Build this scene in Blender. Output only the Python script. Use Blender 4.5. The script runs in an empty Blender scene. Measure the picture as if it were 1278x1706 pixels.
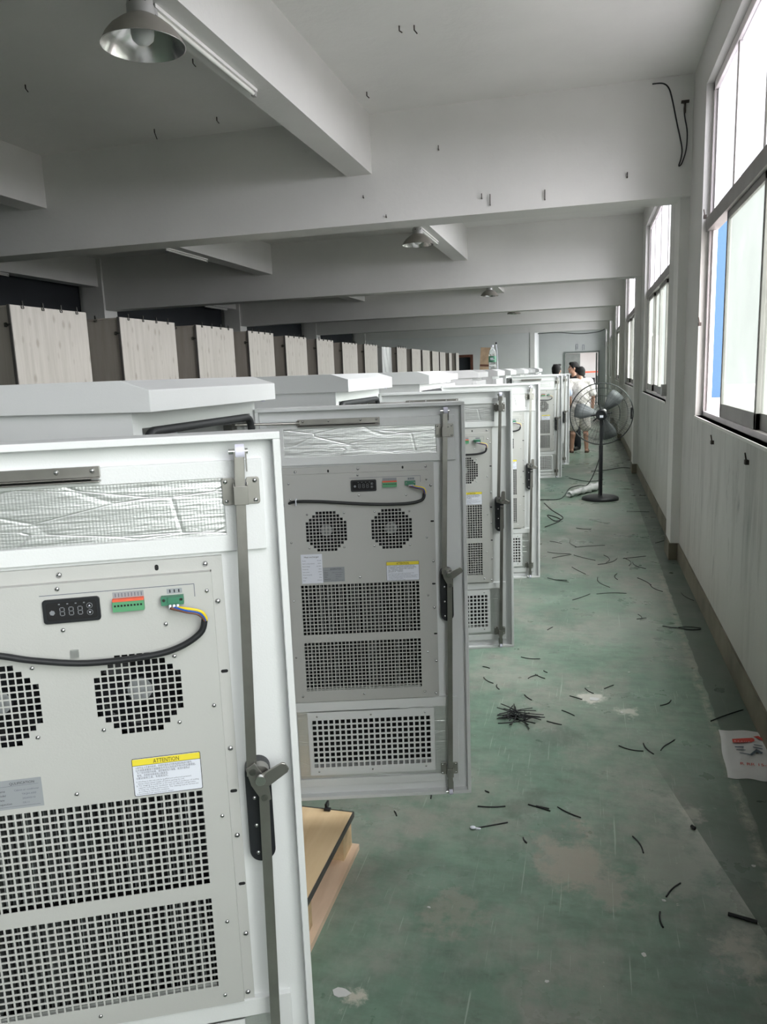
import bpy, bmesh, math, random
from math import sin, cos, pi, radians, atan2, sqrt
from mathutils import Vector, Matrix
random.seed(7)
SC = bpy.context.scene
COL = SC.collection

# ------------------------------------------------------------------ materials
def new_mat(name):
    m = bpy.data.materials.new(name); m.use_nodes = True
    nt = m.node_tree; bs = nt.nodes['Principled BSDF']
    return m, nt, bs
def N(nt, t, **kw):
    n = nt.nodes.new(t)
    for k, v in kw.items():
        if k in n.inputs.keys(): n.inputs[k].default_value = v
        else: setattr(n, k, v)
    return n
def ramp(nt, src, p0, p1, c0=(0,0,0,1), c1=(1,1,1,1)):
    r = nt.nodes.new('ShaderNodeValToRGB'); e = r.color_ramp.elements
    e[0].position = p0; e[1].position = p1; e[0].color = c0; e[1].color = c1
    nt.links.new(src, r.inputs[0]); return r.outputs[0]
def mixc(nt, fac, a, b):
    m = nt.nodes.new('ShaderNodeMix'); m.data_type = 'RGBA'
    for s, v in ((m.inputs[0], fac), (m.inputs[6], a), (m.inputs[7], b)):
        if isinstance(v, (int, float)): s.default_value = v
        elif isinstance(v, tuple): s.default_value = v if len(v) == 4 else v + (1,)
        else: nt.links.new(v, s)
    return m.outputs[2]
def mth(nt, op, a, b=0.0, clamp=False):
    m = nt.nodes.new('ShaderNodeMath'); m.operation = op; m.use_clamp = clamp
    for s, v in ((m.inputs[0], a), (m.inputs[1], b)):
        if isinstance(v, (int, float)): s.default_value = v
        else: nt.links.new(v, s)
    return m.outputs[0]
def coords(nt, scale=(1,1,1), rot=(0,0,0), kind='Object'):
    tc = nt.nodes.new('ShaderNodeTexCoord'); mp = nt.nodes.new('ShaderNodeMapping')
    mp.inputs['Scale'].default_value = scale; mp.inputs['Rotation'].default_value = rot
    nt.links.new(tc.outputs[kind], mp.inputs[0]); return mp.outputs[0]
def noise(nt, vec, scale, detail=4, rough=.55):
    n = nt.nodes.new('ShaderNodeTexNoise'); n.inputs['Scale'].default_value = scale
    n.inputs['Detail'].default_value = detail; n.inputs['Roughness'].default_value = rough
    nt.links.new(vec, n.inputs['Vector']); return n.outputs[0]
def bump(nt, bs, h, strength=.2, dist=.01):
    b = nt.nodes.new('ShaderNodeBump'); b.inputs['Strength'].default_value = strength; b.inputs['Distance'].default_value = dist
    nt.links.new(h, b.inputs['Height']); nt.links.new(b.outputs[0], bs.inputs['Normal'])
def simple(name, col, rough=.5, metal=0., var=.06, vscale=6., bmp=0., bscale=80, spec=.5):
    m, nt, bs = new_mat(name)
    c = coords(nt); f = noise(nt, c, vscale)
    d = tuple(max(0, x*(1-var)) for x in col); l = tuple(min(1, x*(1+var)) for x in col)
    nt.links.new(ramp(nt, f, .3, .7, d+(1,), l+(1,)), bs.inputs['Base Color'])
    bs.inputs['Roughness'].default_value = rough; bs.inputs['Metallic'].default_value = metal
    bs.inputs['Specular IOR Level'].default_value = spec
    if bmp: bump(nt, bs, noise(nt, c, bscale, 3), bmp, .002)
    return m

MT = {}
MT['white'] = simple('powder_coat_white', (.71,.72,.725), .42, var=.015, bmp=.15, bscale=300)
MT['hx'] = simple('powder_coat_light_grey', (.475,.475,.46), .45, var=.015, bmp=.12, bscale=300)
MT['steel'] = simple('stainless_steel', (.33,.32,.30), .34, .9, var=.15, vscale=12)
MT['chrome'] = simple('chrome', (.75,.75,.76), .16, 1., var=.05)
MT['alu'] = simple('raw_aluminium', (.55,.56,.55), .4, .8, var=.12, vscale=30)
MT['fin'] = simple('radiator_fin', (.30,.32,.32), .45, .5, var=.3, vscale=40)
MT['black'] = simple('black_plastic', (.012,.013,.016), .42, var=.2)
MT['void'] = simple('black_back', (.006,.006,.007), .8, var=.2)
MT['rubber'] = simple('black_rubber', (.018,.02,.022), .6, var=.2)
MT['cable'] = simple('cable_sheath', (.012,.013,.015), .5, var=.2)
MT['green_pl'] = simple('green_terminal', (.10,.32,.16), .45)
MT['green_dk'] = simple('dark_green_connector', (.05,.20,.12), .45)
MT['red'] = simple('red_orange', (.75,.12,.06), .5)
MT['yellow'] = simple('yellow', (.85,.62,.03), .5)
MT['ylab'] = simple('label_yellow', (.82,.68,.05), .5, var=.01)
MT['blue'] = simple('blue_wire', (.02,.10,.45), .5)
MT['brown'] = simple('brown_wire', (.16,.07,.05), .5)
MT['label'] = simple('label_white', (.74,.76,.84), .4, var=.01)
MT['label_grey'] = simple('label_silver', (.30,.315,.335), .4, var=.02)
MT['ink'] = simple('ink', (.02,.02,.03), .6, var=.01)
MT['ink2'] = simple('ink_grey', (.11,.12,.16), .6, var=.01)
MT['seg'] = simple('display_segment', (.22,.23,.25), .4, var=.02)
MT['nylon'] = simple('white_nylon', (.70,.69,.82), .4, var=.02)
MT['hub'] = simple('fan_hub', (.28,.29,.30), .5, var=.2, vscale=60)
MT['lamp_out'] = simple('lamp_shade_outer', (.30,.285,.255), .45, .35, var=.08)
MT['lamp_in'] = simple('lamp_reflector', (.78,.78,.76), .22, .9, var=.08, vscale=9, bmp=.4, bscale=14)
MT['bulb'] = simple('frosted_bulb', (.75,.77,.76), .35, var=.02)
MT['neck'] = simple('lamp_neck', (.42,.42,.41), .45, .4, var=.05)
MT['tube'] = simple('fluorescent_tube', (.72,.73,.68), .3, var=.03)
MT['ply_edge'] = simple('dark_metal_edging', (.09,.085,.08), .5, .3, var=.2)
MT['block'] = simple('pine_block', (.62,.45,.27), .7, var=.2, vscale=18)
MT['skin'] = simple('skin', (.42,.235,.165), .5, var=.08)
MT['hair'] = simple('black_hair', (.006,.0055,.0055), .85, var=.3, bmp=.5, bscale=120)
MT['tee_black'] = simple('black_cotton', (.018,.017,.02), .85, var=.25)
MT['tee_blue'] = simple('pale_blue_cotton', (.45,.50,.62), .85, var=.05)
MT['trouser'] = simple('dark_trousers', (.02,.023,.03), .85, var=.25)
MT['shoe'] = simple('dark_shoe', (.02,.018,.018), .6, var=.2)
MT['sandal'] = simple('brown_sandal', (.09,.05,.035), .6, var=.2)
MT['cagewire'] = simple('fan_wire', (.045,.05,.05), .45, .5, var=.2)
MT['blade'] = simple('fan_blade', (.13,.14,.145), .5, .2, var=.1)
MT['baseboard'] = simple('painted_skirting', (.16,.145,.105), .6, var=.35, vscale=3, bmp=.3, bscale=30)
MT['frame'] = simple('aluminium_window_frame', (.80,.75,.76), .5, .1, var=.10, vscale=3)
MT['frame_dk'] = simple('window_sash_frame', (.26,.25,.24), .5, .3, var=.15, vscale=3)
MT['door_fr'] = simple('dark_door_frame', (.10,.12,.11), .6, var=.15)
MT['door_leaf'] = simple('grey_door_leaf', (.22,.23,.22), .6, var=.1)
MT['brownwood'] = simple('red_brown_wood', (.13,.05,.03), .6, var=.2)
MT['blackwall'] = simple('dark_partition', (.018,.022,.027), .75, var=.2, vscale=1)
MT['bluewall'] = simple('blue_cladding', (.035,.10,.20), .6, var=.05)
MT['concrete'] = simple('outdoor_ground', (.35,.34,.33), .8, var=.1)
MT['bagw'] = simple('white_plastic_bag', (.62,.62,.62), .35, var=.03, bmp=.9, bscale=22)
MT['bagred'] = simple('red_print', (.60,.05,.035), .5, var=.03)
MT['bagink'] = simple('blue_black_print', (.05,.08,.12), .5, var=.03)
MT['plank'] = simple('pine_plank', (.50,.36,.24), .7, var=.3, vscale=5)
MT['clip'] = simple('metal_clip', (.06,.06,.055), .4, .8, var=.3)
MT['grime'] = simple('rusty_steel', (.05,.04,.035), .8, .2, var=.4)

def m_plaster(name, base, stain=.35, streak=False):
    m, nt, bs = new_mat(name)
    c = coords(nt)
    big = noise(nt, c, .9, 5); col = ramp(nt, big, .3, .7, tuple(x*.93 for x in base)+(1,), tuple(min(1,x*1.04) for x in base)+(1,))
    sp = ramp(nt, noise(nt, c, 9, 6, .7), .68, .78)
    col = mixc(nt, mth(nt,'MULTIPLY',sp,stain), col, (.30,.29,.27))
    pk = ramp(nt, noise(nt, coords(nt,(1,1,1.6)), 26, 5, .7), .70, .74); pm = ramp(nt, noise(nt, c, 1.3, 3), .52, .62)
    col = mixc(nt, mth(nt,'MULTIPLY', mth(nt,'MULTIPLY',pk,pm), .5), col, (.22,.215,.20))
    if streak:
        cs = coords(nt, (4.2, 4.2, .55)); st = ramp(nt, noise(nt, cs, 1.6, 9, .72), .47, .70)
        cb = coords(nt, (1, 1, .5)); sb = ramp(nt, noise(nt, cb, 1.7, 4), .40, .62)
        tc = nt.nodes.new('ShaderNodeSeparateXYZ'); nt.links.new(coords(nt), tc.inputs[0])
        low = mth(nt, 'MULTIPLY', mth(nt, 'SUBTRACT', 1.75, tc.outputs[2]), 1.2, True)
        f = mth(nt, 'MULTIPLY', mth(nt, 'MULTIPLY', st, sb), low)
        col = mixc(nt, mth(nt, 'MULTIPLY', f, .7), col, (.16,.17,.16))
        s2 = ramp(nt, noise(nt, coords(nt, (1,17,2.0)), 1.1, 6, .7), .68, .74)
        col = mixc(nt, mth(nt, 'MULTIPLY', mth(nt,'MULTIPLY',s2,low), .5), col, (.12,.12,.12))
        smk = ramp(nt, noise(nt, coords(nt, (1,1.6,.55)), 3.2, 7, .7), .60, .72)
        col = mixc(nt, mth(nt, 'MULTIPLY', mth(nt,'MULTIPLY',smk,low), .6), col, (.11,.12,.125))
        yel = mth(nt, 'MULTIPLY', mth(nt, 'SUBTRACT', .75, tc.outputs[2]), .5, True)
        col = mixc(nt, yel, col, (.36,.33,.26))
    nt.links.new(col, bs.inputs['Base Color']); bs.inputs['Roughness'].default_value = .85
    bump(nt, bs, noise(nt, c, 14, 6, .6), .25, .01)
    return m
MT['ceil'] = m_plaster('ceiling_whitewash', (.74,.74,.715), .25)
MT['beam'] = m_plaster('beam_whitewash', (.69,.69,.665), .35)
MT['wall'] = m_plaster('wall_whitewash', (.55,.55,.53), .4, True)
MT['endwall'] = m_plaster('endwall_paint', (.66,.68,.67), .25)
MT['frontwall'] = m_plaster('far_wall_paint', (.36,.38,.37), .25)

def m_floor():
    m, nt, bs = new_mat('green_painted_floor')
    c = coords(nt); sx = nt.nodes.new('ShaderNodeSeparateXYZ'); nt.links.new(c, sx.inputs[0]); X, Y = sx.outputs[0], sx.outputs[1]
    g = ramp(nt, noise(nt, c, 1.6, 8, .6), .3, .7, (.110,.190,.140,1), (.215,.31,.24,1))
    fine = ramp(nt, noise(nt, coords(nt,(1,2.2,1)), 7, 8, .7), .42, .68)
    col = mixc(nt, mth(nt,'MULTIPLY',fine,.6), g, (.10,.125,.105))
    worn = ramp(nt, noise(nt, coords(nt,(1.2,.8,1)), 1.15, 9, .62), .44, .56)
    wf = mth(nt,'MULTIPLY', worn, ramp(nt, noise(nt, c, 10, 5, .7), .25, .6))
    col = mixc(nt, mth(nt,'MULTIPLY',wf,.65), col, (.33,.31,.28))
    dirt = ramp(nt, noise(nt, coords(nt,(1,1.6,1)), 4.2, 8, .75), .6, .74)
    col = mixc(nt, mth(nt,'MULTIPLY',dirt,.7), col, (.07,.075,.065))
    for (px_, py_, rad, amt, cc_) in ((-.02,2.60,.20,.8,(.36,.32,.27)),(-.40,2.23,.13,.6,(.30,.28,.24)),(.04,4.01,.10,.9,(.62,.60,.55)),(.22,3.89,.07,.8,(.55,.54,.48)),(-.62,2.71,.12,.5,(.30,.28,.25)),(.33,2.63,.22,.6,(.33,.33,.29)),(.42,2.98,.07,.9,(.55,.53,.46)),(.47,2.22,.12,.8,(.48,.45,.39)),(.10,2.45,.12,.7,(.34,.31,.27)),(-.13,3.52,.16,.45,(.08,.10,.085)),(-.21,2.92,.14,.5,(.09,.11,.09)),(.15,9.3,.7,.5,(.30,.33,.30)),(-.1,7.6,.5,.5,(.32,.34,.31)),(.3,5.2,.4,.35,(.30,.32,.29)),(-.63,1.82,.05,.9,(.55,.52,.45))):
        dx_ = mth(nt,'SUBTRACT',X,px_); dy_ = mth(nt,'MULTIPLY',mth(nt,'SUBTRACT',Y,py_),.75)
        dd = mth(nt,'SQRT', mth(nt,'ADD', mth(nt,'MULTIPLY',dx_,dx_), mth(nt,'MULTIPLY',dy_,dy_)))
        dd = mth(nt,'ADD', mth(nt,'DIVIDE', dd, rad), mth(nt,'MULTIPLY', mth(nt,'SUBTRACT', noise(nt, c, 2.2/rad**.6, 9, .72), .5), 3.2))
        col = mixc(nt, mth(nt,'MULTIPLY', ramp(nt, dd, .35, .75, (1,1,1,1), (0,0,0,1)), amt), col, cc_)
    sc1 = ramp(nt, noise(nt, coords(nt,(1,.35,1),(0,0,.12)), 30, 6, .75), .50, .72)
    col = mixc(nt, mth(nt,'MULTIPLY', sc1, .28), col, (.30,.36,.31))
    # sharp scratches in two directions
    for rot, sc_, th in ((.10,(120,2.2,1),.70),(-.22,(140,3,1),.71),(1.35,(110,2.6,1),.735),(.5,(120,3.2,1),.73),(-.05,(160,4,1),.70),(.02,(70,1.1,1),.70)):
        s = ramp(nt, noise(nt, coords(nt, sc_, (0,0,rot)), 1.0, 3, .5), th, th+.03)
        col = mixc(nt, mth(nt,'MULTIPLY',s,.5), col, (.44,.50,.44))
    # chips
    ch = ramp(nt, noise(nt, coords(nt,(1,1.3,1)), 24, 4, .6), .69, .71)
    chm = mth(nt,'MULTIPLY', ch, ramp(nt, noise(nt, c, 2.3, 3), .48, .6))
    col = mixc(nt, mth(nt,'MULTIPLY',chm,.8), col, (.55,.53,.48))
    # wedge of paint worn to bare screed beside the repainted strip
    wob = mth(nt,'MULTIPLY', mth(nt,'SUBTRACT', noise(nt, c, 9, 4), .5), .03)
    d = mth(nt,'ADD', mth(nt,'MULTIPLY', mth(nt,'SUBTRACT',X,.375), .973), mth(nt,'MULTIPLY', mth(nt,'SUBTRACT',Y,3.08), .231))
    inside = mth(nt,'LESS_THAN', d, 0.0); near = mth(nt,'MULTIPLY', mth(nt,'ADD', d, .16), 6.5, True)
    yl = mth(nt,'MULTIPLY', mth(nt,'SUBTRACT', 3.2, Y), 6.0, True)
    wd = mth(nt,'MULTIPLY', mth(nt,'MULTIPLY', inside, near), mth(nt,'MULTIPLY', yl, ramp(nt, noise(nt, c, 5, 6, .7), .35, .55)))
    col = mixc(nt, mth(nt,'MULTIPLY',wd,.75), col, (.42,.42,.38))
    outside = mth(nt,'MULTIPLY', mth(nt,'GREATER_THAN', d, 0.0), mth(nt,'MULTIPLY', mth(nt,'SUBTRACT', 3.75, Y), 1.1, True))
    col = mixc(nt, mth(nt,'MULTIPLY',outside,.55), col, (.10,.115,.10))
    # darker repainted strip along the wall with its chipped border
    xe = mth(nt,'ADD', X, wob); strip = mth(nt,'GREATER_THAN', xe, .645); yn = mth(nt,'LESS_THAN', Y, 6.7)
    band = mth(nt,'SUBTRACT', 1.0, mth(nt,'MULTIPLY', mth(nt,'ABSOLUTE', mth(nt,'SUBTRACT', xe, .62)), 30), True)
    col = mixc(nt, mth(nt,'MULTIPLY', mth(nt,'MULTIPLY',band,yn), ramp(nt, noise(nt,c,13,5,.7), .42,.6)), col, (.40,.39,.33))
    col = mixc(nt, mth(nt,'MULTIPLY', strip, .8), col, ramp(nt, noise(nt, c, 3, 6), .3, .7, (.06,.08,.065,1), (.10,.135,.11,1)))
    nt.links.new(col, bs.inputs['Base Color'])
    nt.links.new(ramp(nt, noise(nt, c, 3, 6), .3, .7, (.22,.22,.22,1), (.48,.48,.48,1)), bs.inputs['Roughness'])
    bump(nt, bs, noise(nt, c, 40, 5, .7), .12, .004)
    return m
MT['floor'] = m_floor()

def m_foil():
    m, nt, bs = new_mat('aluminium_foil_insulation')
    c = coords(nt)
    w1 = nt.nodes.new('ShaderNodeTexWave'); w1.bands_direction = 'X'; w1.inputs['Scale'].default_value = 60; w1.inputs['Distortion'].default_value = .6
    w2 = nt.nodes.new('ShaderNodeTexWave'); w2.bands_direction = 'Z'; w2.inputs['Scale'].default_value = 60; w2.inputs['Distortion'].default_value = .6
    nt.links.new(c, w1.inputs[0]); nt.links.new(c, w2.inputs[0])
    wr = nt.nodes.new('ShaderNodeTexVoronoi'); wr.feature = 'DISTANCE_TO_EDGE'; wr.inputs['Scale'].default_value = 9
    nt.links.new(coords(nt,(.55,1,2.6),(0,.6,0)), wr.inputs[0])
    cre = ramp(nt, wr.outputs[0], 0, .025)
    lw = noise(nt, coords(nt,(2,1,22)), 3, 5, .6)
    hgt = mth(nt,'ADD', mth(nt,'ADD', mth(nt,'MULTIPLY', w1.outputs[1], .055), mth(nt,'MULTIPLY', w2.outputs[1], .055)), mth(nt,'ADD', mth(nt,'MULTIPLY', cre, .36), mth(nt,'MULTIPLY', lw, 1.6)))
    bs.inputs['Base Color'].default_value = (.70,.71,.71,1); bs.inputs['Metallic'].default_value = .85; bs.inputs['Roughness'].default_value = .38
    bump(nt, bs, hgt, .42, .004)
    return m
MT['foil'] = m_foil()

def m_wood(name, a, b, knots=False, rot=(0,0,0), sc=(1,1,1)):
    m, nt, bs = new_mat(name)
    c = coords(nt, sc, rot)
    g = noise(nt, coords(nt, tuple(x*y for x,y in zip(sc,(14,14,1.2))), rot), 1.5, 5, .6)
    col = ramp(nt, g, .3, .75, a+(1,), b+(1,))
    if knots:
        v = nt.nodes.new('ShaderNodeTexVoronoi'); v.inputs['Scale'].default_value = 11; v.inputs['Randomness'].default_value = .55
        nt.links.new(coords(nt,(1,1.15,.62)), v.inputs[0])
        k = ramp(nt, v.outputs[0], .12, .30, (1,1,1,1), (0,0,0,1))
        col = mixc(nt, mth(nt,'MULTIPLY',k,.5), col, (.24,.21,.17))
    nt.links.new(col, bs.inputs['Base Color']); bs.inputs['Roughness'].default_value = .65
    return m
MT['crate'] = m_wood('grey_plywood', (.40,.38,.34), (.52,.50,.46), True)
MT['crate_shaded'] = m_wood('grey_plywood_shaded', (.26,.235,.205), (.32,.29,.26))  # same plywood as the fronts, side shade put into a darker colour
MT['ply'] = m_wood('pallet_plywood', (.74,.53,.30), (.86,.66,.42), sc=(1,.1,8))
MT['board'] = m_wood('pallet_board', (.62,.44,.31), (.76,.58,.44), sc=(1,.15,5))

def m_glass(name, tint, tfac=.96):
    m, nt, bs = new_mat(name); nt.nodes.remove(bs)
    out = [n for n in nt.nodes if n.type == 'OUTPUT_MATERIAL'][0]
    tr = nt.nodes.new('ShaderNodeBsdfTransparent'); tl = nt.nodes.new('ShaderNodeBsdfTranslucent'); gl = nt.nodes.new('ShaderNodeBsdfGlossy')
    f = noise(nt, coords(nt), 2.2, 4)
    cc = ramp(nt, f, .3, .7, tuple(x*.93 for x in tint)+(1,), tint+(1,))
    for n in (tr, tl): nt.links.new(cc, n.inputs[0])
    gl.inputs['Roughness'].default_value = .2
    m1 = nt.nodes.new('ShaderNodeMixShader'); m1.inputs[0].default_value = 1-tfac
    nt.links.new(tr.outputs[0], m1.inputs[1]); nt.links.new(tl.outputs[0], m1.inputs[2])
    m2 = nt.nodes.new('ShaderNodeMixShader'); m2.inputs[0].default_value = .04
    nt.links.new(m1.outputs[0], m2.inputs[1]); nt.links.new(gl.outputs[0], m2.inputs[2])
    nt.links.new(m2.outputs[0], out.inputs[0]); return m
MT['glass_up'] = m_glass('frosted_glass_white', (.90,.92,.95))
MT['glass_lo'] = m_glass('frosted_glass_green', (.78,.83,.80))
def m_clear():
    m, nt, bs = new_mat('clear_plastic')
    bs.inputs['Base Color'].default_value = (.9,.95,.93,1); bs.inputs['Roughness'].default_value = .08
    bs.inputs['Transmission Weight'].default_value = .85; bs.inputs['IOR'].default_value = 1.2; return m
MT['pet'] = m_clear()
def m_print(name, base, dark):
    m, nt, bs = new_mat(name)
    v = nt.nodes.new('ShaderNodeTexVoronoi'); v.inputs['Scale'].default_value = 38; nt.links.new(coords(nt), v.inputs[0])
    col = mixc(nt, ramp(nt, v.outputs[0], .25, .5), dark, base)
    nt.links.new(col, bs.inputs['Base Color']); bs.inputs['Roughness'].default_value = .85; return m
MT['tee_white'] = m_print('white_patterned_cotton', (.70,.67,.64), (.50,.47,.45))
MT['shorts'] = m_print('grey_patterned_shorts', (.62,.59,.55), (.40,.38,.35))

# ------------------------------------------------------------------ mesh builder
TXT = {}
class MB:
    def __init__(s): s.v = []; s.f = []; s.m = []; s.mats = []; s.sm = []
    def mi(s, mat):
        if mat not in s.mats: s.mats.append(mat)
        return s.mats.index(mat)
    def add(s, vs, fs, mat, M=None, smooth=False):
        b = len(s.v); i = s.mi(mat)
        s.v += [tuple(M @ Vector(p)) for p in vs] if M else [tuple(p) for p in vs]
        for f in fs: s.f.append(tuple(b+k for k in f)); s.m.append(i); s.sm.append(smooth)
        return s
    def box(s, a, b, mat, M=None):
        (x0,y0,z0),(x1,y1,z1) = a, b
        if x0 > x1: x0, x1 = x1, x0
        if y0 > y1: y0, y1 = y1, y0
        if z0 > z1: z0, z1 = z1, z0
        vs = [(x0,y0,z0),(x1,y0,z0),(x1,y1,z0),(x0,y1,z0),(x0,y0,z1),(x1,y0,z1),(x1,y1,z1),(x0,y1,z1)]
        return s.add(vs, [(0,3,2,1),(4,5,6,7),(0,1,5,4),(1,2,6,5),(2,3,7,6),(3,0,4,7)], mat, M)
    def prism(s, poly, axis, t0, t1, mat, M=None, smooth=False):
        n = len(poly)
        def P(p, t):
            return (t,p[0],p[1]) if axis == 0 else ((p[0],t,p[1]) if axis == 1 else (p[0],p[1],t))
        vs = [P(p,t0) for p in poly] + [P(p,t1) for p in poly]
        fs = [tuple(range(n-1,-1,-1)), tuple(range(n,2*n))] + [(i,(i+1)%n,n+(i+1)%n,n+i) for i in range(n)]
        return s.add(vs, fs, mat, M, smooth)
    def cyl(s, p0, p1, r0, mat, r1=None, seg=16, M=None, smooth=True, caps=True):
        r1 = r0 if r1 is None else r1
        p0, p1 = Vector(p0), Vector(p1); d = (p1-p0).normalized()
        a = d.orthogonal().normalized(); b = d.cross(a)
        vs = [p0+(a*cos(t)+b*sin(t))*r0 for t in [2*pi*i/seg for i in range(seg)]] + [p1+(a*cos(t)+b*sin(t))*r1 for t in [2*pi*i/seg for i in range(seg)]]
        s.add(vs, [(i,(i+1)%seg,seg+(i+1)%seg,seg+i) for i in range(seg)], mat, M, smooth)
        if caps: s.add(vs, [tuple(range(seg-1,-1,-1)), tuple(range(seg,2*seg))], mat, M)
        return s
    def lathe(s, prof, mat, org=(0,0,0), seg=32, M=None, smooth=True):
        vs = []; n = len(prof)
        for i in range(seg):
            t = 2*pi*i/seg
            vs += [(org[0]+r*cos(t), org[1]+r*sin(t), org[2]+z) for r, z in prof]
        fs = [(i*n+j, ((i+1)%seg)*n+j, ((i+1)%seg)*n+j+1, i*n+j+1) for i in range(seg) for j in range(n-1)]
        return s.add(vs, fs, mat, M, smooth)
    def tube(s, pts, r, mat, seg=8, M=None, smooth_path=True, flat=None):
        pts = [Vector(p) for p in pts]
        if smooth_path and len(pts) > 2:
            q = []
            for i in range(len(pts)-1):
                p0, p1, p2, p3 = pts[max(i-1,0)], pts[i], pts[i+1], pts[min(i+2,len(pts)-1)]
                for k in range(6):
                    t = k/6
                    q.append(.5*((2*p1)+(-p0+p2)*t+(2*p0-5*p1+4*p2-p3)*t*t+(-p0+3*p1-3*p2+p3)*t**3))
            q.append(pts[-1]); pts = q
        n = len(pts); vs = []; a = None
        for i, p in enumerate(pts):
            d = (pts[min(i+1,n-1)]-pts[max(i-1,0)]).normalized()
            if a is None: a = d.orthogonal().normalized()
            a = (a-d*a.dot(d)).normalized(); b = d.cross(a)
            vs += [p+(a*cos(2*pi*k/seg)+b*sin(2*pi*k/seg))*r for k in range(seg)]
        fs = [(i*seg+k, i*seg+(k+1)%seg, (i+1)*seg+(k+1)%seg, (i+1)*seg+k) for i in range(n-1) for k in range(seg)]
        fs += [tuple(range(seg-1,-1,-1)), tuple(range((n-1)*seg, n*seg))]
        return s.add(vs, fs, mat, M, True)
    def ball(s, c, r, mat, seg=12, rings=8, M=None):
        sx, sy, sz = (r,r,r) if isinstance(r,(int,float)) else r
        vs = []; fs = []
        for i in range(rings+1):
            ph = pi*i/rings
            for k in range(seg):
                t = 2*pi*k/seg; vs.append((c[0]+sx*sin(ph)*cos(t), c[1]+sy*sin(ph)*sin(t), c[2]+sz*cos(ph)))
        for i in range(rings):
            for k in range(seg): fs.append((i*seg+k,(i+1)*seg+k,(i+1)*seg+(k+1)%seg,i*seg+(k+1)%seg))
        return s.add(vs, fs, mat, M, True)
    def text(s, txt, size, mat, M, align='LEFT', width=None):
        if (txt, size, align) in TXT:
            vs, fs = TXT[(txt, size, align)]; sx = 1
            if width and vs: sx = width/max(1e-6, max(v[0] for v in vs)-min(v[0] for v in vs))
            return s.add([(v[0]*sx, v[1], 0) for v in vs], fs, mat, M)
        cu = bpy.data.curves.new('t','FONT'); cu.body = txt; cu.size = size; cu.align_x = align; cu.resolution_u = 2
        ob = bpy.data.objects.new('t', cu); COL.objects.link(ob)
        dg = bpy.context.evaluated_depsgraph_get(); me = bpy.data.meshes.new_from_object(ob.evaluated_get(dg))
        TXT[(txt, size, align)] = ([tuple(v.co) for v in me.vertices], [tuple(p.vertices) for p in me.polygons]) if me else ([], [])
        bpy.data.objects.remove(ob); bpy.data.curves.remove(cu)
        if me: bpy.data.meshes.remove(me)
        return s.text(txt, size, mat, M, align, width) if M is not None else s
    def obj(s, name, parent=None, bevel=0, M=None):
        me = bpy.data.meshes.new(name); me.from_pydata(s.v, [], s.f); me.update()
        for m in s.mats: me.materials.append(MT[m])
        me.polygons.foreach_set('material_index', s.m); me.polygons.foreach_set('use_smooth', s.sm)
        o = bpy.data.objects.new(name, me); COL.objects.link(o)
        if M is not None: o.matrix_local = M
        if parent: o.parent = parent
        if bevel:
            b = o.modifiers.new('bevel','BEVEL'); b.width = bevel; b.segments = 2; b.limit_method = 'ANGLE'
        return o
def tag(o, label=None, cat=None, group=None, kind=None):
    if label: o['label'] = label
    if cat: o['category'] = cat
    if group: o['group'] = group
    if kind: o['kind'] = kind
    return o
def empty(name, loc, rz=0, **kw):
    o = bpy.data.objects.new(name, None); COL.objects.link(o); o.location = loc; o.rotation_euler = (0,0,rz)
    o.empty_display_size = .1
    return tag(o, **kw)
def copy_tree(o, parent=None):
    c = o.copy(); COL.objects.link(c); c.parent = parent
    for ch in list(o.children): copy_tree(ch, c)
    return c
def rrect(x0, z0, x1, z1, r, n=5):
    P = []
    for cx, cz, a0 in ((x1-r,z0+r,-pi/2),(x1-r,z1-r,0),(x0+r,z1-r,pi/2),(x0+r,z0+r,pi)):
        for i in range(n+1):
            t = a0+pi/2*i/n; P.append((cx+r*cos(t), cz+r*sin(t)))
    return P

L1 = ['1)非专业人员请勿检修，检修时请务必切断电源后再进行操作。','2)冷凝器堵塞是冷凝器散热不良以及机组不制冷的主要原因，','  为了良好的制冷效果，请定期清洗冷凝器，清洗时请务必','  断电，并用软毛刷或吸尘器清洁。','3)建议使用工具，专用清洗剂。']
L2 = ['1) Working on the unit only by qualified and authorised personnel.','   Always isolate power supply off before opening the unit.','2) The clogging of condenser is the main cause of condenser of cooling','   capacity reducing the condenser and no effective refrigeration,','   to keep the cooling performance. The cleaning shall be carried out','   according to the actual condition.','3) Recommended tool: specialised vacuum sweeper.']
QL = (('Name','Cabinet air conditioner'),('Model','TKJH-600'),('Date','2024/05/10'),('Inspection','OK-11'))
RL = (('Model','TK-600'),('Rated cooling capacity','600W'),('Rated voltage','AC220V'),('Frequency','50Hz'),('Input power','230W'),('Protection grade','IP55'),('Weight','25kg'),('Date','2024-05'))
_t = MB()
for a in L1: _t.text(a, .0046, 'ink', None)
for a in L2: _t.text(a, .0036, 'ink', None)
_t.text('ATTENTION', .0105, 'ink', None, 'CENTER'); _t.text('QULIFICATION', .0062, 'ink', None, 'CENTER'); _t.text('Heat exchanger', .0078, 'ink', None, 'CENTER')
for a, b in QL: _t.text(a, .0050, 'ink', None); _t.text(b, .0044, 'ink', None)
for a, b in RL: _t.text(a, .0046, 'ink', None); _t.text(b, .0046, 'ink', None, 'RIGHT')
_t.text('R RR 15-27', .034, 'ink', None); _t.text('R E A U K A', .016, 'ink', None)

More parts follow.
